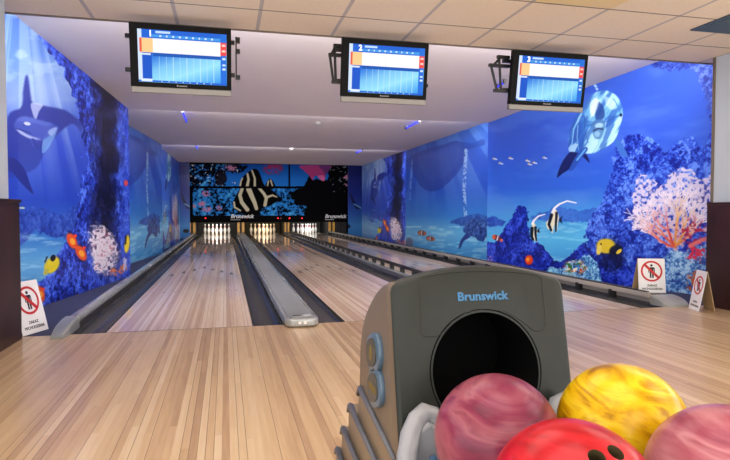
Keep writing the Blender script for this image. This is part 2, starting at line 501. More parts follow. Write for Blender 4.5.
    for cx, cy, a in ((72, 241, 65), (81, 253, 60), (40, 294, 75)):
        cv.put(cv.ell(cx, cy, 8.4, 4.6, a), (232, 84, 30)); cv.put(cv.ell(cx + .5, cy + .5, 3.6, 2.4, a), (246, 170, 50)); cv.put(cv.ell(cx + 3, cy - 5, 1.6, 2, a), (240, 60, 30))
    cv.put(cv.ell(127, 244, 2.6, 9, 5), (232, 208, 40)); cv.put(cv.line([(126, 236), (125.4, 244)], .8), (30, 30, 30))
    cv.put(cv.ell(126, 183, 2, 3, 0), (214, 70, 60)); cv.put(cv.ell(22, 208, 3, 1.1, 0), (170, 190, 180))


def paint_turtle(cv):                    # panel with a whale, a turtle and two clownfish
    x, y = cv.x, cv.y
    cv.grad(y, [(120, (56, 104, 190)), (160, (46, 84, 188)), (190, (40, 84, 194)), (215, (50, 124, 208)), (232, (98, 182, 228)), (248, (74, 160, 220)), (275, (50, 120, 200))])
    ra = np.arctan2(x - 424, y - 60); rays = fbm(ra * 22, ra * 0 + 9, 15, 3)
    cv.put(np.clip((rays - .45) * 2, 0, .4) * np.clip((220 - y) / 40, 0, 1), (110, 156, 226))
    W = lambda pts: [(390 + a / 2.876, 110 + b / 2.876) for a, b in pts]
    cv.put(cv.poly(W([(55, 140), (70, 190), (95, 226), (130, 233), (165, 212), (200, 172), (216, 140), (214, 110), (196, 88), (150, 100), (90, 118)])) * .7, (44, 66, 158))
    cv.put(cv.poly(W([(80, 140), (110, 200), (160, 190), (200, 140), (190, 100), (130, 120)])) * .25, (80, 110, 190))
    cv.put(cv.poly(W([(205, 92), (236, 96), (268, 84), (272, 100), (238, 110), (214, 116)])) * .7, (40, 70, 160))
    n = vnoise(x * .9, y * .7, 4); cv.put(cv.line([(466, 150), (464, 190), (466, 222)], 1.6) * (n > .45) * .7, (176, 206, 238))
    cv.put(cv.line([(412, 160), (410, 200)], .8) * (n > .5) * .5, (150, 190, 235))
    cv.rock(cv.poly([(450, 222), (462, 217), (476, 214), (490, 218), (490, 226), (466, 226)], wob=1.5, seed=4), (34, 70, 160), (48, 92, 180), (70, 120, 200), 10, 3)
    w = fbm(x * .12, y * .45, 25, 4); cv.put(np.clip((w - .52) * 3.4, 0, .6) * (y > 226), (172, 222, 240))
    # turtle
    cv.put(cv.poly([(468, 232), (463, 237), (460, 242), (458.5, 249), (461, 247), (464, 241), (471, 236)]), (24, 54, 138))
    cv.put(cv.poly([(478, 236), (481, 241), (484, 241), (486, 236), (490, 240), (490, 230)]), (26, 60, 146))
    m = cv.poly([(463, 231), (466, 223), (472, 219), (481, 219), (488, 224), (490, 234), (481, 238), (471, 236)])
    cv.rock(m, (16, 36, 108), (38, 76, 160), (96, 140, 206), 22, 8, 2)
    cv.put(cv.ell(480, 238, 4, 3, 10), (36, 72, 150))
    for cx, cy in ((421.5, 233), (430, 238.5)):
        cv.put(cv.ell(cx, cy, 3.9, 2.7, 10), (96, 48, 50)); cv.put(cv.ell(cx - 2, cy, 1.2, 1.8, 0), (214, 110, 70)); cv.put(cv.line([(cx + .2, cy - 2), (cx, cy + 2)], .5), (220, 210, 220)); cv.put(cv.ell(cx + 3.6, cy + .5, 1.2, 2, 0), (190, 90, 60))
    cv.put(cv.ell(409, 243, 4, 5, 0, .4, .3, 2) * (x < 414), (96, 110, 140))


def fan(cv, x0, y0, ang, L, depth, col0, col1, rnd):
    if depth == 0 or L < 2: return
    x1 = x0 + L * math.cos(ang); y1 = y0 - L * math.sin(ang)
    k = max(0, (depth - 1.6) / 4.4)
    cv.put(cv.line([(x0, y0), ((x0 + x1) / 2 + rnd.uniform(-1, 1), (y0 + y1) / 2 + rnd.uniform(-1, 1)), (x1, y1)], .32 + .75 * k * k), [a * k + b * (1 - k) for a, b in zip(col0, col1)])
    for q in range(2 if rnd.random() < .75 else 3):
        fan(cv, x1, y1, ang + rnd.uniform(-.62, .62), L * rnd.uniform(.66, .9), depth - 1, col0, col1, rnd)


def paint_dolphin(cv):                   # panel with a dolphin, reef rocks, coral fan and reef fish
    x, y = cv.x, cv.y
    yy = y + (x - 487) * .02
    cv.grad(yy, [(50, (50, 84, 186)), (100, (46, 82, 190)), (150, (46, 84, 198)), (190, (46, 96, 208)), (215, (70, 150, 220)), (240, (84, 180, 228)), (275, (60, 140, 214))])
    n = fbm(cv.mx * 1.2, cv.my * 4, 3, 4); cv.put(np.clip((n - .5) * 1.2, 0, .25), (110, 150, 226))
    cv.rock(cv.poly([(484, 222), (492, 216), (500, 220), (506, 222), (498, 226), (484, 226)], wob=2, seed=1), (34, 66, 170), (44, 82, 186), (60, 100, 200), 8, 5)
    cv.rock(cv.poly([(530, 218), (546, 211), (560, 207), (580, 211), (596, 208), (596, 220), (560, 222)], wob=2.5, seed=2) * .7, (38, 72, 180), (48, 86, 194), (64, 104, 206), 8, 6)
    w = fbm(x * .07, y * .35, 27, 4); cv.put(np.clip((w - .54) * 3, 0, .45) * ((y > 222) & (x < 600)), (150, 214, 238))
    # hanging reef at the top right
    cv.rock(cv.poly([(640, 40), (650, 64), (668, 70), (690, 70), (700, 80), (706, 100), (720, 150), (730, 40)], wob=5, seed=8, sc=.3), (20, 34, 110), (40, 62, 160), (92, 120, 200), 8, 9)
    # right rock
    cv.rock(cv.poly([(586, 238), (592, 215), (604, 194), (610, 178), (613, 158), (622, 140), (636, 134), (652, 139), (664, 152), (676, 143), (692, 138), (704, 146), (722, 130), (725, 320), (600, 320)], wob=4, seed=11, sc=.25), (14, 28, 132), (42, 76, 200), (96, 138, 236), 7, 10, 1.9)
    # dolphin
    D = lambda pts: [(545 + a / 4.18, 80 + b / 4.18) for a, b in pts]
    cv.put(cv.poly(D([(108, 298), (80, 330), (60, 370), (50, 408), (72, 392), (102, 372), (132, 340), (152, 318), (186, 346), (172, 310), (140, 290)])), (20, 28, 92))
    cv.put(cv.poly(D([(286, 236), (306, 250), (330, 282), (346, 322), (318, 316), (300, 280)])), (58, 104, 190))
    body = cv.poly(D([(238, 44), (275, 50), (304, 72), (322, 108), (325, 146), (312, 198), (292, 250), (250, 284), (206, 306), (160, 306), (118, 300), (100, 296), (97, 256), (104, 205), (126, 160), (158, 112), (196, 62)]))
    cv.put(body, (62, 122, 200))
    st = fbm((x * .8 + y * .45) * .3, (y * .8 - x * .45) * .06, 33, 3)
    B = lambda pts, al, c, aa=.6: cv.put(body * cv.poly(D(pts), aa=aa) * al, c)
    B([(160, 108), (126, 158), (102, 205), (95, 256), (98, 298), (166, 302), (170, 240), (158, 180)], .85, (46, 96, 184))
    B([(164, 122), (196, 64), (240, 44), (286, 56), (320, 108), (324, 142), (270, 150), (225, 172), (182, 170), (166, 150)], .85, (112, 178, 222))
    B([(172, 220), (200, 192), (250, 202), (312, 160), (320, 190), (294, 252), (240, 288), (190, 308), (160, 300)], .85, (150, 208, 236))
    cv.put(body * np.clip((st - .52) * 8, 0, .7), (186, 226, 242)); cv.put(body * np.clip((.44 - st) * 8, 0, .6), (36, 78, 164))
    B([(220, 92), (240, 104), (250, 146), (236, 168), (214, 166), (208, 122)], .8, (28, 60, 132))
    B([(192, 92), (212, 74), (224, 90), (212, 132), (198, 150), (188, 124)], .8, (216, 238, 246))
    B([(250, 70), (280, 82), (298, 112), (280, 124), (258, 108)], .6, (196, 228, 244))
    for pts, w0, c, al in (([(152, 138), (120, 206), (112, 276)], .8, (136, 196, 230), .8), ([(138, 190), (134, 240), (140, 290)], .6, (150, 204, 232), .6), ([(164, 150), (166, 205), (180, 262)], .6, (36, 76, 152), .6), ([(318, 146), (286, 160), (252, 176), (210, 182), (164, 192)], .6, (34, 74, 144), .7), ([(288, 80), (306, 112), (316, 142)], .5, (48, 96, 168), .7)):
        cv.put(body * cv.line(D(pts), w0, w0 * .6) * al, c)
    cv.put(cv.poly(D([(196, 180), (225, 165), (250, 175), (246, 215), (230, 246), (206, 240), (198, 205)])) * .85, (70, 118, 172))
    cv.put(cv.ell(*D([(226, 190)])[0], 4.2, 2.6, -10, .5) * .8, (170, 210, 228)); cv.put(cv.ell(*D([(218, 226)])[0], 2.8, 3, 0, .5) * .8, (140, 186, 216))
    cv.put(cv.line(D([(204, 212), (224, 202), (242, 206)]), .8) * .9, (22, 44, 96))
    cv.put(cv.ell(*D([(317, 146)])[0], 1.4, 1.8), (14, 24, 66))
    cv.put(cv.poly(D([(168, 280), (178, 292), (150, 330), (120, 372), (100, 380), (112, 350), (138, 306)])), (36, 76, 168))
    cv.put(cv.line(D([(168, 290), (134, 334)]), .9), (96, 160, 222))
    cv.put(cv.line(D([(208, 20), (218, 38)]), 1.2) * (vnoise(x * 1.2, y * 1.2, 3) > .4), (150, 190, 236))
    # left reef rocks
    cv.rock(cv.poly([(480, 246), (494, 243), (501, 232), (506, 226), (511, 219), (516, 210), (522, 206), (527, 210), (528, 228), (533, 240), (542, 245), (548, 254), (558, 261), (570, 256), (582, 243), (591, 250), (602, 262), (612, 262), (640, 275), (640, 320), (480, 320)], wob=3, seed=13, sc=.35), (14, 22, 112), (28, 50, 180), (66, 96, 226), 8, 14, 1.7)
    cv.rock(cv.ell(612, 256, 12, 16, 0, .5, .4, 3) * .9, (8, 12, 50), (14, 20, 80), (30, 50, 130), 9, 16)
    cv.put(cv.ell(488, 260, 4, 5, 0, .5, .5, 6) * np.clip((vnoise(x * .6, y * .6, 8) - .4) * 4, 0, .9), (206, 150, 200))
    # pale coral heap
    m = cv.poly([(546, 272), (556, 268), (563, 268), (569, 262), (579, 260), (585, 254), (592, 258), (600, 271), (604, 290), (620, 320), (540, 320)], wob=2, seed=17)
    cv.rock(m, (34, 76, 160), (92, 166, 214), (176, 222, 238), 13, 18, 2.2)
    for i, c in enumerate(((214, 52, 40), (232, 190, 60), (60, 120, 60), (230, 96, 40), (240, 230, 200))):
        n = vnoise(x * .42 + i * 13, y * .42, 61 + i)
        cv.put(cv.ell(575, 267, 11, 7, 0, .5) * np.clip((n - .68) * 9, 0, .95), c)
    # lower right corals
    m = cv.poly([(662, 262), (672, 250), (684, 252), (698, 246), (716, 252), (716, 320), (655, 320), (655, 285)], wob=3, seed=19)
    cv.rock(m, (30, 60, 150), (88, 150, 214), (180, 216, 240), 11, 20, 2.2)
    cv.put(cv.ell(697, 282, 9, 10, 0, .5, .7, 5) * np.clip((vnoise(x * .4, y * .4, 12) - .35) * 4, 0, 1), (206, 92, 30))
    # coral fan
    n = fbm(x * .36, y * .36, 71, 3)
    fm = cv.poly([(634, 216), (636, 182), (646, 176), (660, 186), (672, 172), (680, 167), (692, 172), (700, 182), (714, 172), (714, 210), (700, 226), (690, 238), (676, 250), (656, 240), (642, 230)], wob=4, seed=21, sc=.3)
    cv.put(fm * np.clip((n - .33) * 5, 0, .95), (214, 204, 226))
    lowm = fm * np.clip((y - 212) / 26, 0, 1)
    cv.put(lowm * np.clip((n - .45) * 6, 0, .6), (220, 150, 136))
    rnd = random.Random(5)
    for a, L, c0 in ((1.0, 15, (226, 160, 60)), (1.5, 16, (224, 150, 60)), (1.95, 16, (206, 60, 50)), (2.35, 15, (214, 90, 60)), (2.75, 13, (220, 80, 50)), (.7, 13, (214, 130, 70))):
        fan(cv, 675, 247, a, L, 6, c0, (232, 222, 238), rnd)
    n2 = fbm(x * .4, y * .4, 81, 3)
    cv.put(cv.ell(692, 232, 13, 13, -30, .5, .5, 9) * np.clip((n2 - .46) * 7, 0, .9), (168, 20, 62))
    cv.put(cv.ell(696, 252, 9, 10, 0, .5, .5, 10) * np.clip((n2 - .42) * 7, 0, .95), (222, 40, 70))
    cv.put(cv.line([(690, 246), (702, 240), (710, 238)], 2) * .9, (232, 120, 110))
    # moorish idols
    I = lambda pts: [(485 + a / 5.108, 190 + b / 5.108) for a, b in pts]
    for pts, stream, b1, b2, tail in (
        ([(350, 92), (368, 108), (378, 140), (372, 172), (366, 216), (356, 176), (344, 222), (334, 202), (322, 200), (312, 170), (330, 142), (340, 110)], [(466, 66), (420, 56), (380, 72), (356, 92), (346, 112)], [(340, 128), (326, 176), (338, 206)], [(366, 118), (362, 170), (362, 210)], [(378, 150), (396, 130), (390, 152), (396, 172), (384, 164)]),
        ([(246, 164), (260, 184), (268, 212), (262, 240), (268, 266), (252, 256), (242, 254), (232, 222), (238, 190)], [(306, 124), (272, 134), (250, 156), (243, 172)], [(240, 196), (238, 236), (246, 254)], [(258, 192), (258, 226), (262, 258)], [(266, 208), (280, 190), (276, 206), (280, 218), (268, 216)])):
        cv.put(cv.poly(I(pts)), (226, 222, 190)); cv.put(cv.line(I(stream), .5, 1.3), (232, 234, 240))
        cv.put(cv.line(I(b1), 1.7, 1.1), (12, 14, 30)); cv.put(cv.line(I(b2), 1.4, .8), (14, 16, 34)); cv.put(cv.poly(I(tail), False), (14, 16, 34))
    # orange fish, clownfish, yellow angelfish, little school
    cv.put(cv.ell(529, 260, 4, 4.8, 0), (232, 66, 28)); cv.put(cv.ell(528, 259.5, 1.8, 2), (244, 150, 40))
    cv.put(cv.ell(497, 238, 5, 2.8, 20), (110, 44, 56)); cv.put(cv.ell(494, 237, 1.6, 2.4, 0), (222, 92, 50)); cv.put(cv.line([(498, 236), (497, 240)], .6), (226, 220, 226)); cv.put(cv.ell(501.5, 240.5, 1.4, 1.6), (214, 100, 70))
    cv.put(cv.ell(606, 246, 9.6, 7.4, 5), (214, 186, 44)); cv.put(cv.ell(616, 250, 7, 5, -20) * .9, (10, 14, 46)); cv.put(cv.ell(619, 251.5, 3.4, 1.7, -40), (222, 196, 60)); cv.put(cv.ell(599, 250, 2.5, 5, 12), (224, 200, 90)); cv.put(cv.ell(601, 244, .9, .9), (20, 20, 30))
    for cx, cy in ((495, 159), (501, 163.5), (511, 158.5), (528, 161), (530, 164.5), (535, 163), (545, 158)):
        cv.put(cv.ell(cx, cy, 2.6, .7, 14), (196, 206, 226)); cv.put(cv.line([(cx - .6, cy - 1.5), (cx - 2, cy)], .4) * .9, (206, 180, 70))


def paint_deep(cv):                      # dim blue panels beside the masking unit
    x, y = cv.x, cv.y
    cv.grad(y, [(160, (22, 28, 104)), (195, (26, 44, 140)), (215, (48, 96, 186)), (226, (70, 140, 210)), (240, (50, 110, 190))])
    for cx in (356, 187):
        cv.put(cv.poly([(cx - 6, 192), (cx - 2, 200), (cx + 2, 206), (cx + 6, 207), (cx + 1, 209), (cx - 4, 202)]), (18, 24, 74))
        cv.put(cv.line([(cx - 2, 204), (cx + 5, 208)], .6), (110, 160, 220))
    cv.put(cv.ell(347, 226, 3.6, 2.2, 10), (22, 34, 60)); cv.put(cv.ell(186, 231, 3, 2), (18, 24, 40))


def paint_mask(cv):                      # masking unit: reef with a striped damselfish
    x, y = cv.x, cv.y
    cv.grad(y, [(163, (18, 66, 150)), (175, (30, 100, 196)), (190, (36, 118, 206)), (214, (44, 130, 214))])
    n = fbm(x * .42, y * .46, 5, 4); n2 = fbm(x * .14, y * .18, 8, 3)
    reef = ((y > 188) | (x < 226)).astype(float)
    n3 = fbm(x * .75, y * .8, 15, 3); q = n * .45 + n2 * .25 + n3 * .3
    cv.put(reef * np.clip((q - .5) * 12, 0, 1), (7, 9, 18))
    cv.put(reef * np.clip((.43 - q) * 12, 0, .85), (84, 176, 230))
    cv.put(cv.poly([(186, 163), (226, 163), (246, 166), (240, 172), (222, 172), (206, 176), (198, 188), (186, 188)], wob=2.5, seed=3) * np.clip((n - .34) * 6, 0, .95), (6, 8, 18))
    cv.put(cv.poly([(216, 172), (224, 171), (227, 180), (222, 186), (216, 184)], wob=1.5, seed=4) * .9, (26, 18, 26))
    cv.put((vnoise(x * .8, y * .8, 31) > .9) * ((y < 186) & (x < 240)) * .9, (226, 232, 240))
    K = lambda pts: [(185 + a / 7.08, 160 + b / 7.08) for a, b in pts]
    # damselfish
    fish = np.maximum(cv.poly(K([(384, 190), (396, 140), (430, 100), (482, 64), (514, 70), (536, 112), (552, 160), (562, 192), (480, 215), (400, 210)])), cv.poly(K([(404, 196), (470, 186), (560, 190), (610, 210), (660, 250), (675, 285), (640, 300), (596, 328), (560, 332), (528, 372), (520, 394), (440, 392), (376, 364), (342, 330), (352, 268)])))
    cv.put(fish, (10, 9, 10))
    for pts, a, b in (([(388, 186), (394, 150), (406, 128)], 1.3, .8), ([(442, 98), (450, 140), (440, 186)], 1.0, 1.5), ([(474, 74), (494, 130), (494, 186)], .8, 1.2),
                      ([(346, 300), (352, 335), (392, 358)], 1.1, .8), ([(404, 204), (388, 250), (402, 300), (442, 352)], 1.6, 2.0), ([(452, 208), (474, 260), (492, 300), (506, 344)], 2.6, 1.7), ([(526, 200), (560, 240), (576, 270), (566, 320)], 1.4, 1.7), ([(584, 262), (620, 250), (650, 262)], 1.2, .6)):
        cv.put(cv.line(K(pts), a, b) * fish, (206, 196, 168))
    cv.put(cv.poly(K([(590, 290), (640, 284), (640, 300), (600, 306)]), False), (6, 6, 8))
    cv.put(cv.poly(K([(570, 188), (585, 148), (604, 132), (622, 150), (640, 190), (610, 206)])), (12, 12, 14))
    cv.put(cv.line(K([(590, 150), (584, 186)]), .7), (200, 190, 170)); cv.put(cv.line(K([(606, 142), (620, 186)]), .7), (200, 190, 170))
    for cx, cy, rx, ry in ((231, 168, 5, 3), (206, 193.5, 3.8, 3.2), (202, 204, 4, 2.6), (207, 209.5, 5, 2.4), (219, 208, 3, 2.6), (194, 206, 2, 2)):
        cv.put(cv.ell(cx, cy, rx, ry, 0, .5, .4, int(cx)) * np.clip((vnoise(x * .8, y * .8, 4) - .15) * 3, 0, .95), (196, 130, 170))
    cv.put(cv.ell(206.5, 193.5, 1.2, 1.2), (60, 20, 50))
    cv.put(cv.ell(273, 168, 9, 6, 0, .5, .5, 5) * np.clip((vnoise(x * .9, y * .9, 6) - .25) * 4, 0, .95), (160, 40, 76))
    # right: dark reef and pink lobes
    Q = lambda pts: [(265 + a / 6.13, 160 + b / 6.13) for a, b in pts]
    cv.put(cv.poly(Q([(240, 150), (270, 100), (300, 118), (350, 128), (390, 110), (396, 20), (530, 20), (530, 350), (300, 350), (240, 340), (250, 290), (190, 270), (160, 215), (190, 186)]), wob=2.5, seed=6, sc=.3), (9, 8, 12))
    cv.put(((x > 326) & (y > 190)) * np.clip((n - .3) * 8, 0, 1), (9, 8, 12))
    cv.put(cv.poly(Q([(218, 34), (240, 66), (268, 92), (292, 124), (302, 100), (328, 98), (352, 126), (366, 122), (372, 92), (392, 60), (398, 34)])), (176, 64, 128))
    cv.put(cv.poly(Q([(330, 34), (360, 70), (366, 92), (392, 62), (398, 34)])) * .8, (92, 56, 120))
    cv.put(cv.poly(Q([(322, 98), (360, 94), (366, 122), (350, 128)])) * .9, (226, 110, 170))
    for p in ([(476, 112), (506, 84), (508, 118)], [(486, 140), (504, 150), (500, 168)]): cv.put(cv.poly(Q(p), False), (196, 130, 170))
    cv.put((vnoise(x * .7, y * .7, 55) > .86) * ((x > 330) & (y < 192)) * .7, (150, 170, 190))
    # seams between the panels
    cv.put(((y > 186.2) & (y < 188.4)).astype(float), (8, 9, 16)); cv.put(((np.abs(x - 289.2) < .9) & (y < 187)).astype(float), (10, 14, 24))
    cv.put(((x < 192.8) & (y > 187)).astype(float), (6, 7, 12)); cv.put((y < 164.3).astype(float), (8, 8, 12)); cv.put((x < 189.3).astype(float), (6, 7, 12))


def picture_mesh(name, m, P00, P10, P11, P01, nu, nv, painter, cols=None, thick=.05, tpow=1.0):
    """flat printed sheet with real thickness; P00 bottom-left, P10 bottom-right, P11 top-right, P01 top-left"""
    P00, P10, P11, P01 = [np.array(p, float) for p in (P00, P10, P11, P01)]
    u = np.linspace(0, 1, nu); v = np.linspace(0, 1, nv)
    U, V = np.meshgrid(u, v); U = U.ravel()[:, None]; V = V.ravel()[:, None]
    P = (P00 * (1 - U) + P10 * U) * (1 - V) + (P01 * (1 - U) + P11 * U) * V
    if cols is None:
        px, py = proj(P); W = np.linalg.norm(P10 - P00)
        cv = Canvas(px, py, (U * W).ravel(), P[:, 2].copy()); painter(cv); cols = cv.lin()
    nrm = np.cross(P10 - P00, P01 - P00); nrm /= np.linalg.norm(nrm)
    back = np.array([P00, P10, P11, P01]) - nrm * thick
    V_all = np.concatenate([P, back]); nb = len(P)
    i = np.arange(nu - 1); j = np.arange(nv - 1); I, J = np.meshgrid(i, j); a = (J * nu + I).ravel()
    F = np.stack([a, a + 1, a + nu + 1, a + nu], 1)
    co = [0, nu - 1, nu * nv - 1, nu * (nv - 1)]
    side = [[nb + 3, nb + 2, nb + 1, nb]]
    edges = [list(range(0, nu)), list(range(nu - 1, nu * nv, nu)), list(range(nu * nv - 1, nu * (nv - 1) - 1, -1)), list(range(nu * (nv - 1), -1, -nu))]
    polys = [e[::-1] + [nb + k, nb + (k + 1) % 4] for k, e in enumerate(edges)]
    me = bpy.data.meshes.new(name)
    loops = np.concatenate([F.ravel()] + [np.array(s) for s in side + polys])
    tot = np.concatenate([np.full(len(F), 4), [len(s) for s in side + polys]])
    me.vertices.add(len(V_all)); me.vertices.foreach_set('co', V_all.ravel())
    me.loops.add(len(loops)); me.loops.foreach_set('vertex_index', loops.astype(np.int32))
    me.polygons.add(len(tot)); me.polygons.foreach_set('loop_start', np.concatenate([[0], np.cumsum(tot)[:-1]]).astype(np.int32))
    me.update(calc_edges=True); me.validate()
    at = me.color_attributes.new('print', 'FLOAT_COLOR', 'POINT')
    cc = np.ones((len(V_all), 4)); cc[:nb, :3] = cols; cc[nb:, :3] = lin((30, 44, 120))
    at.data.foreach_set('color', cc.ravel().astype(np.float32))
    me.materials.append(m)
    return me, cols


def wall_picture(name, *a, **kw):
    me, cols = picture_mesh(name, M['mural'], *a, **kw)
    o = link(name, me); o['kind'] = 'structure'
    return cols


# ------------------------------------------------------------------ room shell
FOUL = 4.49; LANE_END = 23.75
LANES = [(-.852, .198), (.931, 1.981), (2.64, 3.69)]
LN = ['left', 'middle', 'right']
struct('floor', BX(-3.6, 7.0, -2.4, FOUL, -.12, 0), M['approach'])
struct('floor', BX(-3.6, 7.0, FOUL, 26, -.34, -.12), M['pit'])
struct('ceiling', BX(-3.6, 7.0, -3.2, 4.68, 2.321, 2.40), M['tiles'])
struct('trim_1', BX(-1.95, 5.1, 4.68, 4.71, 2.313, 2.40), M['trim'], bevel=.004)


struct('trim_2', BX(4.445, 4.465, 4.488, 4.51, .97, 2.34), M['trim'])


def wedge(y0, y1, z0, z1, top=3.2):
    bm = bmesh.new(); loft(bm, [[(x, y0, z0), (x, y1, z1), (x, y1, top), (x, y0, top)] for x in (-2.4, 5.7)]); return bm


for y0, y1, z0, z1 in ((4.72, 8.4, 2.66, 2.275), (8.4, 12.9, 2.37, 2.295), (12.9, 17.0, 2.335, 2.265)):
    struct('ceiling', wedge(y0, y1, z0, z1), M['ceil_white'])
struct('ceiling', BX(-2.4, 5.7, 17.0, 26, 3.0, 3.2), M['shell'])
struct('wall_left', BX(-2.6, -2.4, 4.43, 26, -.34, 3.2), M['shell'])
struct('wall_right', BX(5.7, 5.9, 4.5, 26, -.34, 3.2), M['shell'])
struct('wall_back', BX(-2.6, 5.9, 26, 26.2, -.34, 3.2), M['shell'])
struct('wall_left', BX(-2.6, -1.45, 3.5, 4.43, -.02, 2.321), M['wall_pale'])
struct('wall_right', BX(4.46, 5.9, 3.5, 4.5, -.02, 2.321), M['wall_pale'])

TOP = 2.72
def wp(name, a, b, nu, nv, painter, cols=None, z0=-.02, z1=TOP):
    return wall_picture(name, (a[0], a[1], z0), (b[0], b[1], z0), (b[0], b[1], z1), (a[0], a[1], z1), nu, nv, painter, cols)


c1 = wp('wall_left', (-1.935, 4.45), (-1.27, 8.4), 320, 600, paint_orcas)
c3 = wp('wall_right', (4.03, 8.4), (5.02, 4.5), 520, 500, paint_dolphin)
c2 = wp('wall_right', (4.11, 12.9), (4.24, 8.42), 170, 300, paint_turtle)
wp('wall_right', (4.03, 17.0), (4.2, 12.92), 320, 600, None, c1)
wp('wall_left', (-1.80, 8.42), (-1.30, 12.9), 170, 300, None, c2)
wp('wall_left', (-1.47, 12.92), (-1.25, 17.0), 520, 500, None, c3)
wp('wall_back', (-2.4, 22.05), (-1.27, 22.05), 120, 160, paint_deep, z0=-.3, z1=3.0)
wp('wall_back', (4.67, 22.05), (5.7, 22.05), 120, 160, paint_deep, z0=-.3, z1=3.0)

# mahogany partitions
for nm, x0, x1, y1, side in (('left', -1.449, -1.38, 4.42, 'left'), ('right', 4.36, 4.455, 4.46, 'right')):
    t = thing('partition', ((x0 + x1) / 2, 3.3, 0), 'dark mahogany waist high partition at the %s edge of the approach' % side, 'partition')
    obj('panel', BX(x0, x1, 1.4, y1, 0, .945), M['mahogany'], t, bevel=.004)
    obj('top_cap', BX(x0, x1 + (.012 if x0 < 0 else 0), 1.4, y1 + .006, .945, .968), M['mahogany'], t, bevel=.004)

# carpets between gutter rails and murals
def slab(pts, z0, z1):
    bm = bmesh.new(); prism(bm, pts, lambda a, b, d: (a, b, d), z0, z1); return bm


tag(obj('carpet', slab([(-1.205, FOUL), (-1.205, 17.1), (-1.245, 17.05), (-1.245, 16.9), (-1.44, 12.94), (-1.29, 12.92), (-1.29, 12.88), (-1.77, 8.44), (-1.26, 8.42), (-1.26, 8.35), (-1.905, FOUL)][::-1], -.12, .0), M['carpet'], origin=(-1.4, FOUL, -.12)), 'dark blue grey carpet strip along the left mural wall', 'carpet')
tag(obj('carpet', slab([(4.215, FOUL), (4.98, FOUL), (4.90, 4.85), (4.225, 7.5), (4.215, 7.5)], -.12, .0), M['carpet'], origin=(4.5, FOUL, -.12)), 'dark blue grey carpet strip under the coral mural on the right', 'carpet')

# ------------------------------------------------------------------ lanes and gutters
for k, (x0, x1) in enumerate(LANES):
    cx = (x0 + x1) / 2
    t = thing('bowling_lane', (cx, FOUL, -.12), '%s bowling lane of pale narrow boards running to the pins' % LN[k], 'bowling lane', 'three bowling lanes')
    obj('lane_surface', BX(x0, x1, FOUL + .006, LANE_END, -.12, 0), M['lane'], t)
    for i in range(-3, 4):
        ax = cx + i * .134; ay = FOUL + 4.75 - abs(i) * .33
        obj('lane_arrow', slab([(ax - .032, ay), (ax + .032, ay), (ax, ay + .32)], .0002, .0008), M['arrow'], t)
    for i in (-4, -3, 3, 4, 2, -2):
        bm = bmesh.new(); n = 10
        prism(bm, [(cx + i * .11 + .012 * math.cos(2 * PI * q / n), FOUL + 2.1 + .02 * math.sin(2 * PI * q / n)) for q in range(n)], lambda a, b, d: (a, b, d), .0002, .0008)
        obj('lane_dot', bm, M['arrow'], t)
    tag(obj('foul_line', BX(x0, x1, FOUL - .003, FOUL + .005, -.1, .0006), M['arrow'], t))


def gutter(x0, x1, y0, y1, label, m=None):
    bm = bmesh.new(); w = x1 - x0; prof = []
    for i in range(13):
        a = PI * i / 12; prof.append((x0 + w / 2 - (w / 2 - .004) * math.cos(a), -.002 - .075 * math.sin(a)))
    prof += [(x1, -.002), (x1, -.115), (x0, -.115), (x0, -.002)]
    loft(bm, [[(a, y, b) for a, b in prof] for y in (y0, y1)])
    tag(obj('gutter', bm, m or M['gutter'], origin=((x0 + x1) / 2, y0, -.115), smooth='auto'), label, 'gutter', 'lane gutters')


GW = .232
for k, (x0, x1) in enumerate(LANES):
    gutter(x0 - GW, x0 - .001, FOUL + .01, LANE_END, '%s gutter trough along the left side of the %s lane' % ('pale' if k == 2 else 'dark', LN[k]), M['gutter_pale'] if k == 2 else None)
    gutter(x1 + .001, x1 + GW, FOUL + .01, LANE_END, 'dark gutter trough along the right side of the %s lane' % LN[k])


def rprof(x0, x1, z0, z1, r):
    pts = [(x0, z0), (x1, z0)]
    for i in range(6): a = PI / 2 * i / 5; pts.append((x1 - r + r * math.cos(a), z1 - r + r * math.sin(a)))
    for i in range(6): a = PI / 2 + PI / 2 * i / 5; pts.append((x0 + r + r * math.cos(a), z1 - r + r * math.sin(a)))
    return pts


def beam(x0, x1, z0, z1, r, y0, y1):
    bm = bmesh.new(); loft(bm, [[(a, y, b) for a, b in rprof(x0, x1, z0, z1, r)] for y in (y0, y1)]); return bm


def nose(x0, x1, z0, z1, y0, y1, n=12, squash=.22):
    """rounded, drooping end cap"""
    bm = bmesh.new(); cx = (x0 + x1) / 2; hw = (x1 - x0) / 2; secs = []
    for i in range(n + 1):
        q = i / n; t_ = q * q; s = 1 - .3 * (1 - t_) ** 6; y = y0 + (y1 - y0) * t_
        zz = z0 + (z1 - z0) * (squash + (1 - squash) * math.sin(PI / 2 * t_) ** .75)
        secs.append([(p, y, r_) for p, r_ in rprof(cx - hw * s, cx + hw * s, z0, zz, min(.018, (zz - z0) * .45))])
    loft(bm, secs); return bm


# left capping rail
t = thing('gutter_rail', (-1.14, FOUL, 0), 'grey metal rail along the outer side of the left lane gutter', 'rail')
obj('rail_beam', beam(-1.185, -1.098, -.12, .085, .03, 4.75, 22.0), M['capping'], t, smooth='auto')
obj('inner_strip', BX(-1.0975, -1.087, 4.75, 22.0, -.02, .045), M['rail_dark'], t)
obj('end_cap', nose(-1.195, -1.088, .0, .09, 4.34, 4.76), M['grey_plastic'], t, smooth='auto')

# divider between left and middle lanes
t = thing('lane_divider', (.565, FOUL, 0), 'wide grey flat topped divider between left and middle lanes with rounded end', 'lane divider')
XD0, XD1 = .432, .698


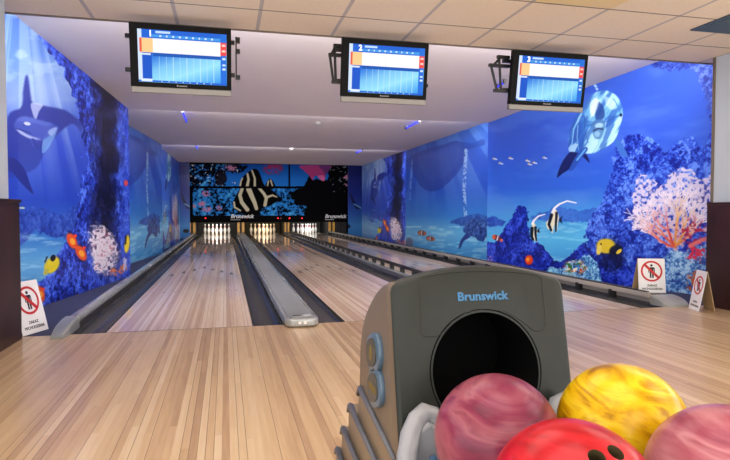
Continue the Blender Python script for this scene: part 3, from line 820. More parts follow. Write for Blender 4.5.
def rr_plan(x0, x1, y0, y1, r, n=7):
    pts = [(x1, y1), (x0, y1)]
    for i in range(n): a = PI + PI / 2 * i / (n - 1); pts.append((x0 + r + r * math.cos(a), y0 + r + r * math.sin(a)))
    for i in range(n): a = 1.5 * PI + PI / 2 * i / (n - 1); pts.append((x1 - r + r * math.cos(a), y0 + r + r * math.sin(a)))
    return pts


bm = bmesh.new(); prism(bm, rr_plan(XD0, XD1, 4.345, 22.2, .075), lambda a, b, d: (a, b, d), .006, .066)
obj('divider_body', bm, M['capping'], t, smooth='auto', bevel=.012, seg=3)
bm = bmesh.new(); prism(bm, rr_plan(XD0 + .034, XD1 - .034, 4.395, 22.1, .055), lambda a, b, d: (a, b, d), .066, .071)
obj('top_plate', bm, M['grey_plastic'], t, smooth='auto', bevel=.002, seg=1)
bm = bmesh.new(); prism(bm, rr_plan(XD0 + .02, XD1 - .02, 4.38, 22.2, .06), lambda a, b, d: (a, b, d), -.1, .006)
obj('support', bm, M['black'], t)
bm = bmesh.new(); n = 20; prism(bm, [(.615 + .032 * math.cos(2 * PI * q / n), 4.475 + .02 * math.sin(2 * PI * q / n)) for q in range(n)], lambda a, b, d: (a, b, d), .071, .073)
obj('oval_plate', bm, M['white'], t)
obj('label_plate', BX(.505, .568, 4.462, 4.488, .071, .0722), M['ink'], t)
for sx in (XD0 - .004, XD1 - .004):
    obj('edge_strip', BX(sx, sx + .008, 4.46, 22.2, .018, .03), M['cap_end'], t)
for sx in (.545, .585): obj('end_light', BX(sx - .012, sx + .012, 4.341, 4.348, .026, .046), M['white'], t, bevel=.004)

# capping between middle and right lanes
t = thing('lane_divider', (2.31, FOUL, 0), 'narrow pale grey divider between the middle and right lanes', 'lane divider')
obj('divider_body', beam(2.215, 2.405, -.12, .012, .01, 4.42, 22.2), M['gutter'], t, smooth='auto')
obj('edge_strip', beam(2.338, 2.398, .012, .034, .008, 4.42, 22.2), M['capping'], t, smooth='auto')
obj('end_cap', nose(2.205, 2.41, .0, .04, 4.3, 4.45), M['grey_plastic'], t, smooth='auto')


def bumper(name, x0, x1, zl, zh, y0, y1, step, ph, label, rail_m, ribbed, px0, px1, pz):
    t = thing(name, ((x0 + x1) / 2, y0, 0), label, 'bumper rail', 'bumper rails of the right lane')
    bar = obj('rail_bar', beam(x0, x1, zl, zh, .012, y0, y1), rail_m, t, smooth='auto')
    bm = bmesh.new()
    if ribbed:
        pr = [(y1 - .02, zh - .003), (y0 + .02, zh - .003)]; y = y0 + .02
        while y < y1 - .3:
            L = .05 if y < 14 else .2
            pr += [(y, zh + .008), (y + L * .55, zh + .008), (y + L * .6, zh + .002), (y + L * .95, zh + .002)]; y += L
        pr += [(y1 - .02, zh + .002)]
        prism(bm, pr, lambda a, b, d: (d, a, b), x0 + .003, x1 - .003)
    else: box(bm, x0 + .006, x1 - .006, y0 + .01, y1 - .01, zh - .002, zh + .004)
    obj('top_strip', bm, M['rail_dark'], t)
    y = ph
    while y < y1:
        p = obj('post', BX(px0, px1, y - .022, y + .022, pz, zl + .012), M['black'], t); y += step
    return t


bumper('bumper_rail', 2.42, 2.455, .078, .118, 4.95, 22.0, .53, 5.12, 'dark bumper rail on black posts along left gutter of the right lane', M['rail_dark'], False, 2.4, 2.46, .0125)
t = bumper('bumper_rail', 3.865, 3.90, .072, .122, 4.62, 22.0, .58, 5.16, 'beige bumper rail with ribbed top along right gutter of the right lane', M['rail_beige'], True, 3.857, 3.9215, -.0015)

t = thing('gutter_rail', (4.06, FOUL, 0), 'dark topped wide rail beside the right lane below the coral mural', 'rail')
obj('rail_beam', beam(3.93, 4.2, -.12, .082, .02, 4.66, 8.3), M['dark_capping'], t, smooth='auto')
obj('rail_beam', beam(3.93, 4.0, -.12, .082, .02, 8.3, 22.0), M['dark_capping'], t, smooth='auto')
obj('edge_strip', BX(3.922, 3.932, 4.66, 22.0, .02, .06), M['rail_beige'], t)
for i in range(4): obj('groove', BX(3.965 + i * .055, 3.975 + i * .055, 4.7, 8.28, .08, .0845), M['rail_dark'], t)
obj('end_cap', nose(3.93, 4.20, .0, .085, 4.44, 4.68), M['cap_end'], t, smooth='auto')

# ------------------------------------------------------------------ pinsetters
HEAD = FOUL + 18.29
prof = [(.0258, 0), (.0285, .004), (.0333, .02), (.0455, .06), (.0560, .10), (.0605, .115), (.0596, .14), (.054, .17), (.044, .20), (.034, .225), (.027, .245), (.0236, .262), (.0228, .27), (.0232, .282), (.0238, .29), (.0262, .305), (.0292, .325), (.0322, .34), (.0323, .345), (.031, .357), (.026, .37), (.016, .378), (.004, .381)]
bm = bmesh.new(); lathe(bm, prof, 18, lambda a, b: 1 if (a >= .24 and b <= .265) or (a >= .28 and b <= .307) else 0)
me_pin = bpy.data.meshes.new('bowling_pin'); bmesh.ops.recalc_face_normals(bm, faces=bm.faces); bm.to_mesh(me_pin); bm.free()
me_pin.materials.append(M['pin_white']); me_pin.materials.append(M['pin_red']); me_pin.shade_smooth()
for k, (x0, x1) in enumerate(LANES):
    cx = (x0 + x1) / 2; ordn = ['first', 'second', 'third', 'fourth', 'fifth', 'sixth', 'seventh']
    for row in range(4):
        for q in range(row + 1):
            col = 3 - row + 2 * q
            o = link('bowling_pin', me_pin); o.location = (cx + (col - 3) * .1524, HEAD + row * .264, .0005)
            pos = {0: 'head pin at the very front', 1: 'second row', 2: 'third row', 3: 'back row'}[row]
            lab = 'white red banded pin, %s of the %s lane set' % (pos, LN[k]) if row == 0 else 'white red banded pin, %s column from left, %s of %s lane set' % (ordn[col], pos, LN[k])
            tag(o, lab, 'bowling pin', 'pins of the %s lane' % LN[k])

# kickbacks with golden front boards
KB = [(-1.34, -1.09, 'outside the left lane pins'), (.435, .695, 'between the left and middle lane pins'), (2.22, 2.40, 'between the middle and right lane pins'), (3.945, 4.19, 'just outside the right lane pins')]
for x0, x1, w in KB:
    t = thing('kickback', ((x0 + x1) / 2, 22.4, -.12), 'golden lit upright kickback panel %s' % w, 'kickback panel', 'kickback panels')
    obj('side_board', BX(x0, x1, 22.37, 24.2, -.12, .9), M['pit'], t)
    wd = (x1 - x0)
    obj('front_post', BX(x0, x0 + wd * .36, 22.31, 22.37, .075, .62), M['gold_wood'], t)
    obj('front_post', BX(x1 - wd * .36, x1, 22.31, 22.37, .075, .62), M['gold_wood'], t)
    obj('foot', BX(x0, x1, 22.31, 22.37, -.12, .075), M['black'], t)
t = thing('kickback', (4.45, 22.4, -.12), 'dark slatted pit end panel right of the outermost golden post', 'kickback panel', 'kickback panels')
obj('side_board', BX(4.2, 4.66, 22.34, 22.42, -.12, .9), M['pit'], t)
for i in range(3): obj('slat', BX(4.26 + i * .13, 4.30 + i * .13, 22.3, 22.34, 0, .6), M['black'], t)
for k, (x0, x1) in enumerate(LANES):
    t = thing('pit_curtain', ((x0 + x1) / 2, 24.25, -.12), 'dark pit curtain behind the %s lane pins' % LN[k], 'curtain', 'pit curtains')
    obj('cloth', BX(x0 - .225, x1 + .225, 24.22, 24.26, -.12, 1.0), M['curtain'], t)
    t = thing('pit_light', ((x0 + x1) / 2, 22.52, .62), 'pit lamp bar behind mask above the %s lane pins' % LN[k], 'lamp', 'pit lamps')
    obj('housing', BX(x0 + .05, x1 - .05, 22.48, 22.56, .62, .68), M['black'], t)
    obj('top_board', BX(x0 - .225, x1 + .225, 22.4, 24.2, .86, .9), M['pit'], t)
    la = bpy.data.lights.new('pit_lamp', 'AREA'); la.shape = 'RECTANGLE'; la.size = .9; la.size_y = .05
    la.energy = (7.0, 6.2, 6.5)[k]; la.color = ((1, .95, .88), (1, .78, .45), (.95, .98, 1))[k]
    lo = bpy.data.objects.new('pit_lamp', la); C.objects.link(lo); lo.location = ((x0 + x1) / 2, 22.46, .60); lo.rotation_euler = (R(48), 0, 0)

# masking unit with printed reef
t = thing('masking_unit', (1.7, 22.3, .5), 'long masking unit with striped reef fish picture above the pins', 'masking unit')
me, _ = picture_mesh('printed_panel', M['mask'], at_y(188.6, 216, 22.25) - Vector(t.location), at_y(348.3, 216, 22.25) - Vector(t.location), at_y(348.3, 216, 22.25) - Vector(t.location) + Vector((0, 0, 2.2)), at_y(188.6, 216, 22.25) - Vector(t.location) + Vector((0, 0, 2.2)), 4, 4, None, np.zeros((16, 3)))
bpy.data.meshes.remove(me)
xa, xb = at_y(188.6, 200, 22.25).x, at_y(348.3, 200, 22.25).x
za = at_y(270, 215.6, 22.25).z; zb = at_y(270, 162.2, 22.25).z
me, _ = picture_mesh('printed_panel', M['mask'], (xa, 22.25, za), (xb, 22.25, za), (xb, 22.25, zb), (xa, 22.25, zb), 420, 170, paint_mask)
po = link('printed_panel', me, t); po.location = -Vector(t.location)
obj('lower_strip', BX(xa, xb, 22.235, 22.30, za - .25, za), M['mask_black'], t, bevel=.004)
for px in (242, 335.5):
    c = at_y(px, 216.4, 22.22)
    bm = text_bm('Brunswick', .2, .002, .006, .25)
    xf(bm, frame((c.x, 22.232, c.z), (1, 0, 0), (0, 0, 1))); lt = obj('lettering', bm, M['lettering_white'], t)
    obj('underline', BX(c.x - .42, c.x - .06, 22.228, 22.236, c.z - .135, c.z - .12), M['lettering_white'], lt)
for px in (205.5, 247, 278, 281, 289.5, 302):
    c = at_y(px, 218.3, 22.22)
    obj('indicator_light', BX(c.x - .02, c.x + .02, 22.222, 22.236, c.z - .016, c.z + .016), M['red_led'] if px not in (247, 281) else M['pin_red'], t)

# ------------------------------------------------------------------ ceiling fittings
def tubes(x, y0, y1, z0, z1, label):
    t = thing('blacklight_tube', (x, (y0 + y1) / 2, z0), label, 'blacklight tube', 'blue tubes on the stepped ceiling')
    bm = bmesh.new(); tube(bm, [(x, y0, z0 - .035), (x, y1, z1 - .035)], .013, 8); obj('tube', bm, M['uv'], t, smooth=True)
    for y, z in ((y0, z0), (y1, z1)): obj('holder', BX(x - .02, x + .02, y - .02, y + .02, z - .05, z + .03), M['rail_dark'], t)


tubes(-.59, 8.75, 9.65, 2.36, 2.345, 'blue blacklight tube on the second ceiling step, left side')
tubes(-.6, 12.95, 13.5, 2.332, 2.322, 'small blue blacklight tube on the third ceiling step, left side')
tubes(3.03, 8.8, 9.5, 2.36, 2.345, 'blue blacklight tube on the second ceiling step, right side')
tubes(3.08, 12.95, 13.6, 2.332, 2.322, 'small blue blacklight tube on the third ceiling step, right side')
tubes(3.30, 6.42, 6.62, 2.485, 2.465, 'blue blacklight tube tip just under the rightmost screen bracket')
for x, y, z, w in ((1.49, 9.45, 2.352, 'second'), (1.47, 13.2, 2.329, 'third')):
    t = thing('smoke_detector', (x, y, z), 'small white round detector on the %s ceiling step' % w, 'smoke detector')
    bm = bmesh.new(); lathe(bm, [(.055, .0), (.055, -.02), (.042, -.035), (.02, -.05), (.004, -.052)], 20); obj('dome', bm, M['detector'], t, world=False, smooth='auto')
t = thing('ceiling_vent', (4.1, 3.4, 2.321), 'dark grey slatted vent panel in the tiled ceiling, far right', 'vent')
obj('frame', BX(3.58, 4.46, 2.9, 3.86, 2.313, 2.321), M['vent'], t)
for i in range(6): obj('slat', BX(3.62, 4.44, 2.96 + i * .14, 3.04 + i * .14, 2.309, 2.313), M['vent'], t)
t = thing('ceiling_light', (2.3, 3.2, 2.321), 'cream recessed ceiling lamp panel at the top of the tiled ceiling', 'ceiling light')
c0 = at_y(545, 3, 3.0); 
obj('frame', BX(2.06, 2.645, 2.96, 3.56, 2.303, 2.321), M['lamp_cream'], t, bevel=.004)
obj('diffuser', BX(2.11, 2.60, 3.01, 3.51, 2.296, 2.303), M['lamp_cream'], t, bevel=.003)

# ------------------------------------------------------------------ score monitors
def paint_screen(u, v):
    n = len(u); c = np.zeros((n, 3)); t = 1 - v
    g = np.clip((u - .15) * .55 + (t - .5) * .9, 0, 1)
    def ramp(g, s): return np.stack([np.interp(g, [q[0] for q in s], [q[1][k] for q in s]) for k in range(3)], 1)
    c[:] = ramp(g, [(0, (40, 110, 214)), (.25, (120, 190, 236)), (.5, (150, 220, 244)), (.85, (60, 150, 232)), (1, (30, 100, 220))])
    def rect(u0, u1, t0, t1, col, a=1.0):
        m = ((u >= u0) & (u < u1) & (t >= t0) & (t < t1)); c[m] = c[m] * (1 - a) + np.array(col) * a
    for i in range(9): rect(.23 + i * .077, .238 + i * .077, .5, .97, (206, 236, 250), .6)
    rect(0, 1, 0, .15, (28, 96, 206)); rect(.15, .93, .09, .14, (70, 150, 226))
    for i in range(9): rect(.24 + i * .073, .26 + i * .073, .1, .13, (210, 230, 246))
    rect(.2, .36, .025, .06, (190, 216, 244))
    rect(0, .045, 0, 1, (206, 222, 248)); rect(.045, .15, .16, .96, (20, 84, 196))
    rect(.02, .045, .16, .43, (226, 96, 72)); rect(.045, .165, .16, .43, (250, 200, 140))
    rect(.165, .93, .16, .43, (246, 242, 246))
    for i in range(4): rect(.33 + i * .15, .333 + i * .15, .16, .43, (214, 214, 224))
    rect(.165, .93, .43, .5, (20, 84, 176)); rect(.045, .14, .45, .48, (214, 226, 246))
    rect(.93, 1, 0, 1, (34, 108, 214)); rect(.93, 1, .16, .42, (232, 72, 66)); rect(.945, .985, .2, .24, (250, 200, 190)); rect(.945, .985, .31, .35, (250, 200, 190))
    for q in (.46, .58, .66): rect(.95, .985, q, q + .04, (206, 226, 246))
    rect(0, 1, .965, 1, (26, 90, 206)); rect(.03, .15, .94, .985, (220, 232, 248))
    for i in range(8): rect(.25 + i * .08, .262 + i * .08, .97, .99, (214, 230, 246))
    return lin(c)


def make_monitor(cx, y, ztop, num, label, side):
    t = thing('score_monitor', (cx, y, ztop), label, 'score screen', 'score screens under the ceiling')
    t.rotation_euler.x = R(0)
    W, H = .725, .50; tilt = Matrix.Rotation(R(9), 4, 'X')     # lower edge goes back, screen leans down
    def P(bm, nm, m, parent=t, **kw): return obj(nm, xf(bm, tilt), m, parent, world=False, **kw)
    bm = bmesh.new(); loft(bm, [[(-W / 2, 0, -H + .045), (W / 2, 0, -H + .045), (W / 2, 0, 0), (-W / 2, 0, 0)], [(-W / 2, .05, -H + .045), (W / 2, .05, -H + .045), (W / 2, .05, 0), (-W / 2, .05, 0)], [(-W / 2 + .12, .1, -H + .13), (W / 2 - .12, .1, -H + .13), (W / 2 - .12, .1, -.1), (-W / 2 + .12, .1, -.1)]])
    body = P(bm, 'housing', M['tv'], bevel=.006)
    P(BX(-W / 2 + .002, W / 2 - .002, -.002, .048, -H, -H + .046), 'speaker_bar', M['tv_bar'], bevel=.005)
    x0, x1, z0, z1 = -.305, .328, -.42, -.045
    nu, nv = 190, 120; U, V = np.meshgrid(np.linspace(0, 1, nu), np.linspace(0, 1, nv))
    cols = paint_screen(U.ravel(), V.ravel())
    me, _ = picture_mesh('screen', M['screen'], (x0, -.0015, z0), (x1, -.0015, z0), (x1, -.0015, z1), (x0, -.0015, z1), nu, nv, None, cols, thick=.001)
    me.transform(tilt); so = link('screen', me, t)
    bm = text_bm(num, .06, .0005, .0015); xf(bm, frame((x0 + .09, -.003, z1 - .03), (1, 0, 0), (0, 0, 1)))
    P(bm, 'lane_number', M['num'], so)
    bm = text_bm('Brunswick', .018, .0004, .0006); xf(bm, frame((.0, -.0008, -.4385), (1, 0, 0), (0, 0, 1))); P(bm, 'maker_lettering', M['tv_bar'])
    # bracket: pole to the ceiling edge plus side arms
    br = obj('bracket', BX(-.03, .03, .1, .245, -.3, -.2), M['black'], t, world=False)
    obj('drop_pole', BX(-.022, .022, .222, .262, -.3, .384), M['black'], br, world=False)
    bars = bmesh.new()
    for z in (-.07, -.32): box(bars, -.405, .39, .105, .135, z - .014, z + .014)
    obj('cross_bar', bars, M['black'], br, world=False)
    if side == 'left':
        b2 = bmesh.new(); box(b2, .395, .405, .09, .14, -.35, -.03); box(b2, .395, .43, .1, .14, -.07, -.03); box(b2, .395, .43, .1, .14, -.15, -.12); box(b2, .395, .43, .1, .14, -.35, -.32); obj('clamp', b2, M['black'], br, world=False)
    if side in ('middle', 'right'):
        b2 = bmesh.new(); s = 1 if side == 'middle' else 1.9; e = -.365
        for z, L in ((-.04, .05), (-.115, .09), (-.33, .065)): box(b2, e - L * s, e + .02, .1, .13, z - .013, z + .013)
        for (xa_, za_), (xb_, zb_) in (((e - .04 * s, -.04), (e - .03 * s, -.33)), ((e - .08 * s, -.115), (e - .05 * s, -.33)), ((e - .07 * s, -.115), (e - .03 * s, -.04))):
            tube(b2, [(xa_, .115, za_), (xb_, .115, zb_)], .011, 6)
        obj('swing_arm', b2, M['black'], br, world=False)
    return t


M['num'] = emit('screen_digit', S(240, 246, 255), .5)
make_monitor(-.31, 4.5, 2.262, '1', 'score screen over the left lane showing number 1, black frame', 'left')
make_monitor(1.272, 4.5, 2.262, '2', 'score screen over the middle lane showing number 2, black frame', 'middle')
make_monitor(2.757, 4.5, 2.262, '3', 'score screen over the right lane showing number 3, black frame', 'right')

# ------------------------------------------------------------------ prohibition signs
def placard(base_a, base_b, up, w, h, label, back, leg=True):
    """A-board card; base_a/base_b are the lower left/right corners seen from its front, up the slope direction"""
    A, B = Vector(base_a), Vector(base_b); mid = (A + B) / 2
    ex = (B - A).normalized(); ey = Vector(up).normalized(); ez = ex.cross(ey)
    t = thing('warning_sign', mid, label, 'sign', 'no entry signs')
    F = frame(mid, ex, ey)
    def P(bm, nm, m, **kw): return obj(nm, xf(bm, F), m, t, **kw)
    P(BX(-w / 2, w / 2, 0, h, -.004, 0), 'plate', M['white'])
    r = w * .40; cy = h * .63
    bm = bmesh.new(); n = 40
    ring = lambda R_, z: [(R_ * math.cos(2 * PI * k / n), cy + R_ * math.sin(2 * PI * k / n), z) for k in range(n)]
    loft(bm, [ring(r, .0003), ring(r, .0012), ring(r * .83, .0012), ring(r * .83, .0003)], caps=False)
    P(bm, 'ring', M['red'])
    d = r * .9 * .7071; q = r * .085
    bm = bmesh.new(); prism(bm, [(-d - q, cy + d - q), (-d + q, cy + d + q), (d + q, cy - d + q), (d - q, cy - d - q)], lambda a, b, z: (a, b, z), .0014, .002)
    P(bm, 'slash', M['red'])
    bm = bmesh.new(); k = r / 100.
    prism(bm, [(9 * k * 1.3 * math.cos(2 * PI * i / 16), cy + 55 * k + 9 * k * 1.3 * math.sin(2 * PI * i / 16)) for i in range(16)], lambda a, b, z: (a, b, z), .0003, .001)
    fig = [(-22, 38), (22, 38), (30, 28), (30, -14), (22, -14), (22, 20), (18, 20), (18, -64), (3, -64), (3, -12), (-3, -12), (-3, -64), (-18, -64), (-18, 20), (-22, 20), (-22, -14), (-30, -14), (-30, 28)]
    prism(bm, [(a * k, cy + b * k) for a, b in fig], lambda a, b, z: (a, b, z), .0003, .001)
    P(bm, 'pictogram', M['ink'])
    for s, yy in (('ZAKAZ', .21), ('WCHODZENIA', .11)):
        bm = text_bm(s, w * .112, .0004, .0008); xf(bm, Matrix.Translation((0, h * yy, .0008))); P(bm, 'lettering', M['ink'])
    if leg:
        T = mid + ey * h; G = mid + Vector(back); G.z = mid.z
        wv = ex * (w * .5)
        bm = bmesh.new(); th = ez * -.004
        p = [T - wv + th, T + wv + th, G + wv, G - wv]
        nn = (p[1] - p[0]).cross(p[2] - p[1]).normalized() * .003
        loft(bm, [[a + nn for a in p], [a - nn for a in p]]); obj('back_leg', bm, M['card_brown'], t)
    return t


placard((-1.398, 4.50, .001), (-1.30, 4.745, .001), (-.235, .09, 1), .262, .385, 'white no entry sign with red ring beside the left partition', (-.2, .09, 0))
placard((3.95, 4.84, .086), (4.19, 4.76, .086), (.01, .09, 1), .256, .335, 'white no entry sign facing the lanes standing on the dark topped rail', (.01, .12, 0))
placard((4.115, 4.395, .001), (4.04, 4.20, .001), (.21, -.03, 1), .21, .36, 'white no entry sign seen nearly edge on beside the right partition', (.13, -.045, 0))

# ------------------------------------------------------------------ ball return
t = thing('ball_return', (.5625, 1.35, 0), 'grey ball return with round black opening and blue lettering', 'ball return')
XL, XR = .347, .764; XC = (XL + XR) / 2


def hood_sec(Y, zt, inset, zb=.30):
    x0, x1 = XL + inset, XR - inset; r = .022; pts = [(x0, Y, zb), (x1, Y, zb)]
    n = 22; arch = .03
    for i in range(5):
        a = PI / 2 * i / 4; pts.append((x1 - r + r * math.cos(a), Y, zt - r + r * math.sin(a)))
    for i in range(1, n):
        s = 1 - 2 * i / n; pts.append((XC + s * (x1 - x0 - 2 * r) / 2, Y, zt + arch * (1 - s * s)))
    for i in range(5):
        a = PI / 2 + PI / 2 * i / 4; pts.append((x0 + r + r * math.cos(a), Y, zt - r + r * math.sin(a)))
    return pts


bm = bmesh.new()
loft(bm, [hood_sec(Y, z, ins) for Y, z, ins in ((1.192, .726, .008), (1.196, .731, .003), (1.202, .733, 0), (1.24, .731, 0), (1.29, .718, 0), (1.34, .698, 0), (1.39, .668, 0), (1.43, .637, 0), (1.463, .60, 0), (1.482, .55, 0), (1.49, .46, .0), (1.492, .40, 0))])
TILT = .2
def lean(v): v.y -= (.735 - v.z) * TILT * max(0, min(1, (1.50 - v.y) / .3))
for v in bm.verts: lean(v.co)
def at_face(px, py):
    Y = 1.1915
    for _ in range(20):
        p = at_y(px, py, Y); Y = 1.1915 - (.735 - p.z) * TILT
    return p
hood = obj('hood', bm, [M['hood'], M['void'], M['hood_side']], t, smooth='auto')
for p in hood.data.polygons:
    if p.center.x + .5625 < XL + .012 and p.normal.x < -.3 and p.normal.y > -.3: p.material_index = 2
pc = at_face(487, 371); HC = (pc.x, pc.z); HR = (at_face(542, 371).x - at_face(432, 371).x) / 2
bmc = bmesh.new(); n = 56
loft(bmc, [[(HC[0] + rr * math.cos(2 * PI * k / n), y, HC[1] + rr * math.sin(2 * PI * k / n)) for k in range(n)] for y, rr in ((.98, HR), (1.34, HR * .93))])
cutter = obj('cutter', bmc, [M['void']])
mod = hood.modifiers.new('opening', 'BOOLEAN'); mod.operation = 'DIFFERENCE'; mod.object = cutter; mod.solver = 'EXACT'
try: mod.material_mode = 'TRANSFER'
except Exception: pass
bpy.context.view_layer.update()
me2 = bpy.data.meshes.new_from_object(hood.evaluated_get(bpy.context.evaluated_depsgraph_get()))
hood.modifiers.clear(); hood.data = me2; bpy.data.objects.remove(cutter)
# rim of the opening, panel groove, lettering
bm = bmesh.new()
tube(bm, [(HC[0] + (HR + .001) * math.cos(2 * PI * k / 64), 1.1925 - (.735 - HC[1] - HR * math.sin(2 * PI * k / 64)) * TILT, HC[1] + (HR + .001) * math.sin(2 * PI * k / 64)) for k in range(64)], .0016, 8, closed=True)
obj('opening_rim', bm, M['void'], t, smooth=True)
Gp = [(125, 92), (134, 78), (230, 64), (350, 57), (470, 62), (560, 72), (572, 84), (582, 180), (587, 255), (580, 272), (560, 278), (540, 274), (500, 240), (440, 206), (370, 196), (300, 208), (245, 245), (212, 284), (190, 296), (145, 298), (132, 288)]
pts = [at_face(385 + a / 3.65, 255 + b / 3.65) for a, b in Gp]
bm = bmesh.new(); tube(bm, pts, .0009, 6, closed=True); obj('panel_groove', bm, M['black'], t, smooth=True)
bm = text_bm('Brunswick', .0265, .0012, .0008); bmesh.ops.scale(bm, vec=(1.09, 1, 1), verts=bm.verts)
c = at_face(482.5, 296.3); xf(bm, frame(c, (1, 0, 0), (0, TILT, 1))); obj('lettering', bm, M['logo_blue'], t)


# side buttons on the left cheek
def bean(yc, zc, ry, rz, tilt):
    pts = []
    for k in range(28):
        a = 2 * PI * k / 28; ca, sa = math.cos(a), math.sin(a)
        yy = ry * abs(ca) ** .8 * (1 if ca > 0 else -1); zz = rz * abs(sa) ** .8 * (1 if sa > 0 else -1)
        pts.append((yc + yy * math.cos(tilt) - zz * math.sin(tilt), zc + yy * math.sin(tilt) + zz * math.cos(tilt)))
    return pts


for yc, zc, nm in ((1.312, .552, 'upper'), (1.298, .472, 'lower')):
    bm = bmesh.new(); prism(bm, bean(yc, zc, .062, .046, -.35), lambda a, b, d: (d, a, b), XL - .012, XL + .004)
    b = obj('button', bm, M['button'], t, bevel=.004, smooth='auto')
    bm = bmesh.new(); prism(bm, bean(yc + .003, zc, .046, .033, -.35), lambda a, b, d: (d, a, b), XL - .0145, XL - .011)
    f = obj('button_face', bm, M['button_face'], b, smooth='auto')
    bm = bmesh.new()
    if nm == 'upper': prism(bm, [(yc - .01, zc - .018), (yc + .012, zc - .018), (yc + .012, zc + .004), (yc + .001, zc + .02), (yc - .01, zc + .004)], lambda a, b, d: (d, a, b), XL - .0155, XL - .0143)
    else: 
        for i in range(5): box(bm, XL - .0155, XL - .0143, yc - .028 + i * .013, yc - .02 + i * .013, zc - .008, zc + .008)
    obj('icon', bm, M['icon'], f)

# stepped base
tiers = [(.300, .424, 1.50, .002), (.215, .345, 1.60, .008), (.125, .255, 1.67, .014), (0, .17, 1.73, .02)]
for i, (z0, z1, yb, ex) in enumerate(tiers):
    bm = bmesh.new()
    x0, x1 = XL - ex, XR + ex
    yf = 1.19 - .3 * TILT
    sec = lambda x: [(x, yf, z0), (x, yb + .01, z0), (x, yb, z1 - .02), (x, yb - .03, z1), (x, yf, z1 - .06)]
    loft(bm, [sec(x0), sec(x1)])
    b = obj('base_tier', bm, M['base_tan'], t, bevel=.006, smooth='auto')
    bm = bmesh.new(); tube(bm, [(x0 - .001, yb - .002, z1 - .03), (x0 - .002, yb - .035, z1 - .004), (x0 - .001, yf + .02, z1 - .062)], [.006, .009, .006], 8); obj('ridge', bm, M['ridge'], b, smooth=True)
obj('foot_plinth', BX(XL - .02, XR + .02, .5, 1.7, 0, .03), M['rail_dark'], t, bevel=.005)
obj('column', BX(XL + .05, XR - .05, .45, 1.2, .03, .33), M['base_tan'], t, bevel=.02)

# rack tray
ZT = .385
bm = bmesh.new(); prism(bm, rr_plan(.318, .808, .42, 1.10, .10), lambda a, b, d: (a, b, d), ZT - .05, ZT); rk = obj('rack_tray', bm, M['rack'], t, bevel=.012, seg=3, smooth='auto')
for s in (-1, 1):
    f = lambda a, b, z: (XC + s * (a - XC), b, z)
    bm = bmesh.new(); tube(bm, [f(.318, .55, .390), f(.318, .75, .390), f(.318, .92, .390), f(.324, 1.0, .395), f(.338, 1.05, .410), f(.356, 1.083, .438), f(.376, 1.10, .463), f(.394, 1.106, .474), f(.409, 1.106, .468), f(.420, 1.104, .446), f(.425, 1.102, .41), f(.425, 1.10, .375)], [.014, .015, .016, .018, .020, .021, .021, .021, .021, .020, .019, .018], 14)
    rim = obj('rack_rim', bm, M['rack'], t, smooth=True)
    bm = bmesh.new(); prism(bm, [(.335, .37), (.35, .415), (.374, .450), (.394, .464), (.412, .452), (.424, .37)], lambda a, b, d: f(a, d, b), 1.075, 1.10); obj('corner_web', bm, M['rack'], rim, bevel=.006)
    bm = bmesh.new(); tube(bm, [f(.352, .6, .386), f(.352, .95, .386), f(.366, 1.02, .392), f(.395, 1.055, .40)], .008, 8); obj('insert_strip', bm, M['rack_blue'], rim, smooth=True)

# ------------------------------------------------------------------ bowling balls
RB = .1085


def ball(px, py, d, m, label, holes=None, rot=0):
    v = ray(px, py); P = EYE + v * d
    bm = bmesh.new(); bmesh.ops.create_icosphere(bm, subdivisions=5, radius=RB)
    me = bpy.data.meshes.new('bowling_ball'); bm.to_mesh(me); bm.free(); me.shade_smooth()
    me.materials.append(m); me.materials.append(M['hole'])
    o = link('bowling_ball', me); o.location = P
    if holes:                                            # drill the finger holes
        cb = bmesh.new()
        for h, rad in holes:
            u = h.orthogonal().normalized(); w = h.cross(u)
            loft(cb, [[h * dd + (u * math.cos(2 * PI * k / 32) + w * math.sin(2 * PI * k / 32)) * rad for k in range(32)] for dd in (RB - .05, RB + .02)])
        ct = obj('drill', cb, [M['hole']], origin=(0, 0, 0)); ct.location = P
        md = o.modifiers.new('holes', 'BOOLEAN'); md.operation = 'DIFFERENCE'; md.object = ct; md.solver = 'EXACT'; md.material_mode = 'TRANSFER'
        bpy.context.view_layer.update()
        m3 = bpy.data.meshes.new_from_object(o.evaluated_get(bpy.context.evaluated_depsgraph_get()))
        o.modifiers.clear(); o.data = m3; bpy.data.objects.remove(ct); m3.set_sharp_from_angle(angle=R(40))
    tag(o, label, 'bowling ball', 'bowling balls on the return rack')
    return o


Z0 = .500
def ball_at(px, py, z, *a, **k):
    v = ray(px, py); return ball(px, py, (z - EYE.z) / v.z, *a, **k)


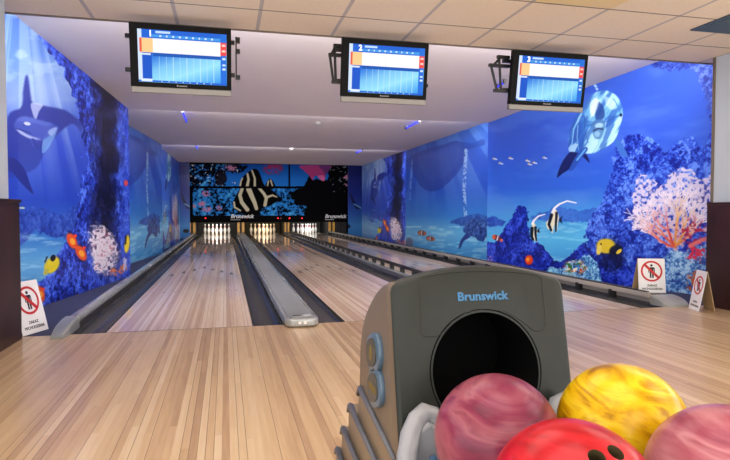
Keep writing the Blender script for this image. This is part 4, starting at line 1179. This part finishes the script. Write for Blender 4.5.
ball(497, 437.5, 1.0, M['ball_pink'], 'dark pink marbled bowling ball in front of the black opening')
ball(622, 427, 1.0, M['ball_yellow'], 'yellow swirled bowling ball')
hv = [Vector((-.1, -.42, .9)).normalized(), Vector((.17, -.36, .92)).normalized()]
pr = EYE + ray(574, 507) * .735
def hole_dir(px, py):
    w = ray(px, py); w.normalize(); oc = EYE - pr; b = oc.dot(w); disc = b * b - (oc.dot(oc) - RB * RB)
    s = -b - math.sqrt(max(disc, 0)); return (EYE + w * s - pr).normalized()
ball(574, 507, .735, M['ball_red'], 'glossy red bowling ball with finger holes', holes=[(hole_dir(597, 457), .0105), (hole_dir(616, 452), .0105), (hole_dir(608, 480), .0135)])
ball(729, 486, .79, M['ball_pale'], 'pale pink marbled bowling ball cut by the right picture edge')

# ------------------------------------------------------------------ light
def lamp(x, y, e, sx=.6, sy=1.2, col=(1, .95, .88), z=2.312):
    la = bpy.data.lights.new('ceiling_lamp', 'AREA'); la.shape = 'RECTANGLE'; la.size = sx; la.size_y = sy; la.energy = e; la.color = col
    lo = bpy.data.objects.new('ceiling_lamp', la); C.objects.link(lo); lo.location = (x, y, z)
    return lo


for x in (0, 3.0):
    for y, e in ((-1.6, 11), (.6, 9), (2.4, 7)): lamp(x, y, e, 1.8, 1.2, col=(1, .98, .95))


# added unseen strip lamps behind tile edge and ceiling steps, brightening murals and lanes
def fill_strip(y, z, e, h, x0=-1.2, x1=3.9, tilt=-14, col=(1, .95, .93)):
    la = bpy.data.lights.new('added_fill_strip', 'AREA'); la.shape = 'RECTANGLE'; la.size = x1 - x0; la.size_y = h; la.energy = e; la.color = col
    lo = bpy.data.objects.new('added_fill_strip', la); C.objects.link(lo); lo.location = ((x0 + x1) / 2, y, z); lo.rotation_euler = (R(90 + tilt), 0, 0)


fill_strip(4.76, 2.5, 72, .16, -1.4, 4.4, tilt=-10)
fill_strip(8.44, 2.325, 42, .05, tilt=-14)
fill_strip(12.94, 2.30, 32, .04, tilt=-14)
fill_strip(17.06, 2.6, 50, .2)
W = bpy.data.worlds.new('world'); SC.world = W; W.use_nodes = True
W.node_tree.nodes['Background'].inputs[0].default_value = (1, .985, .96, 1); W.node_tree.nodes['Background'].inputs[1].default_value = 1.7

SC.view_settings.view_transform = 'Standard'; SC.view_settings.look = 'None'
SC.view_settings.exposure = 1.03; SC.view_settings.gamma = 1; SC.view_settings.use_curve_mapping = False
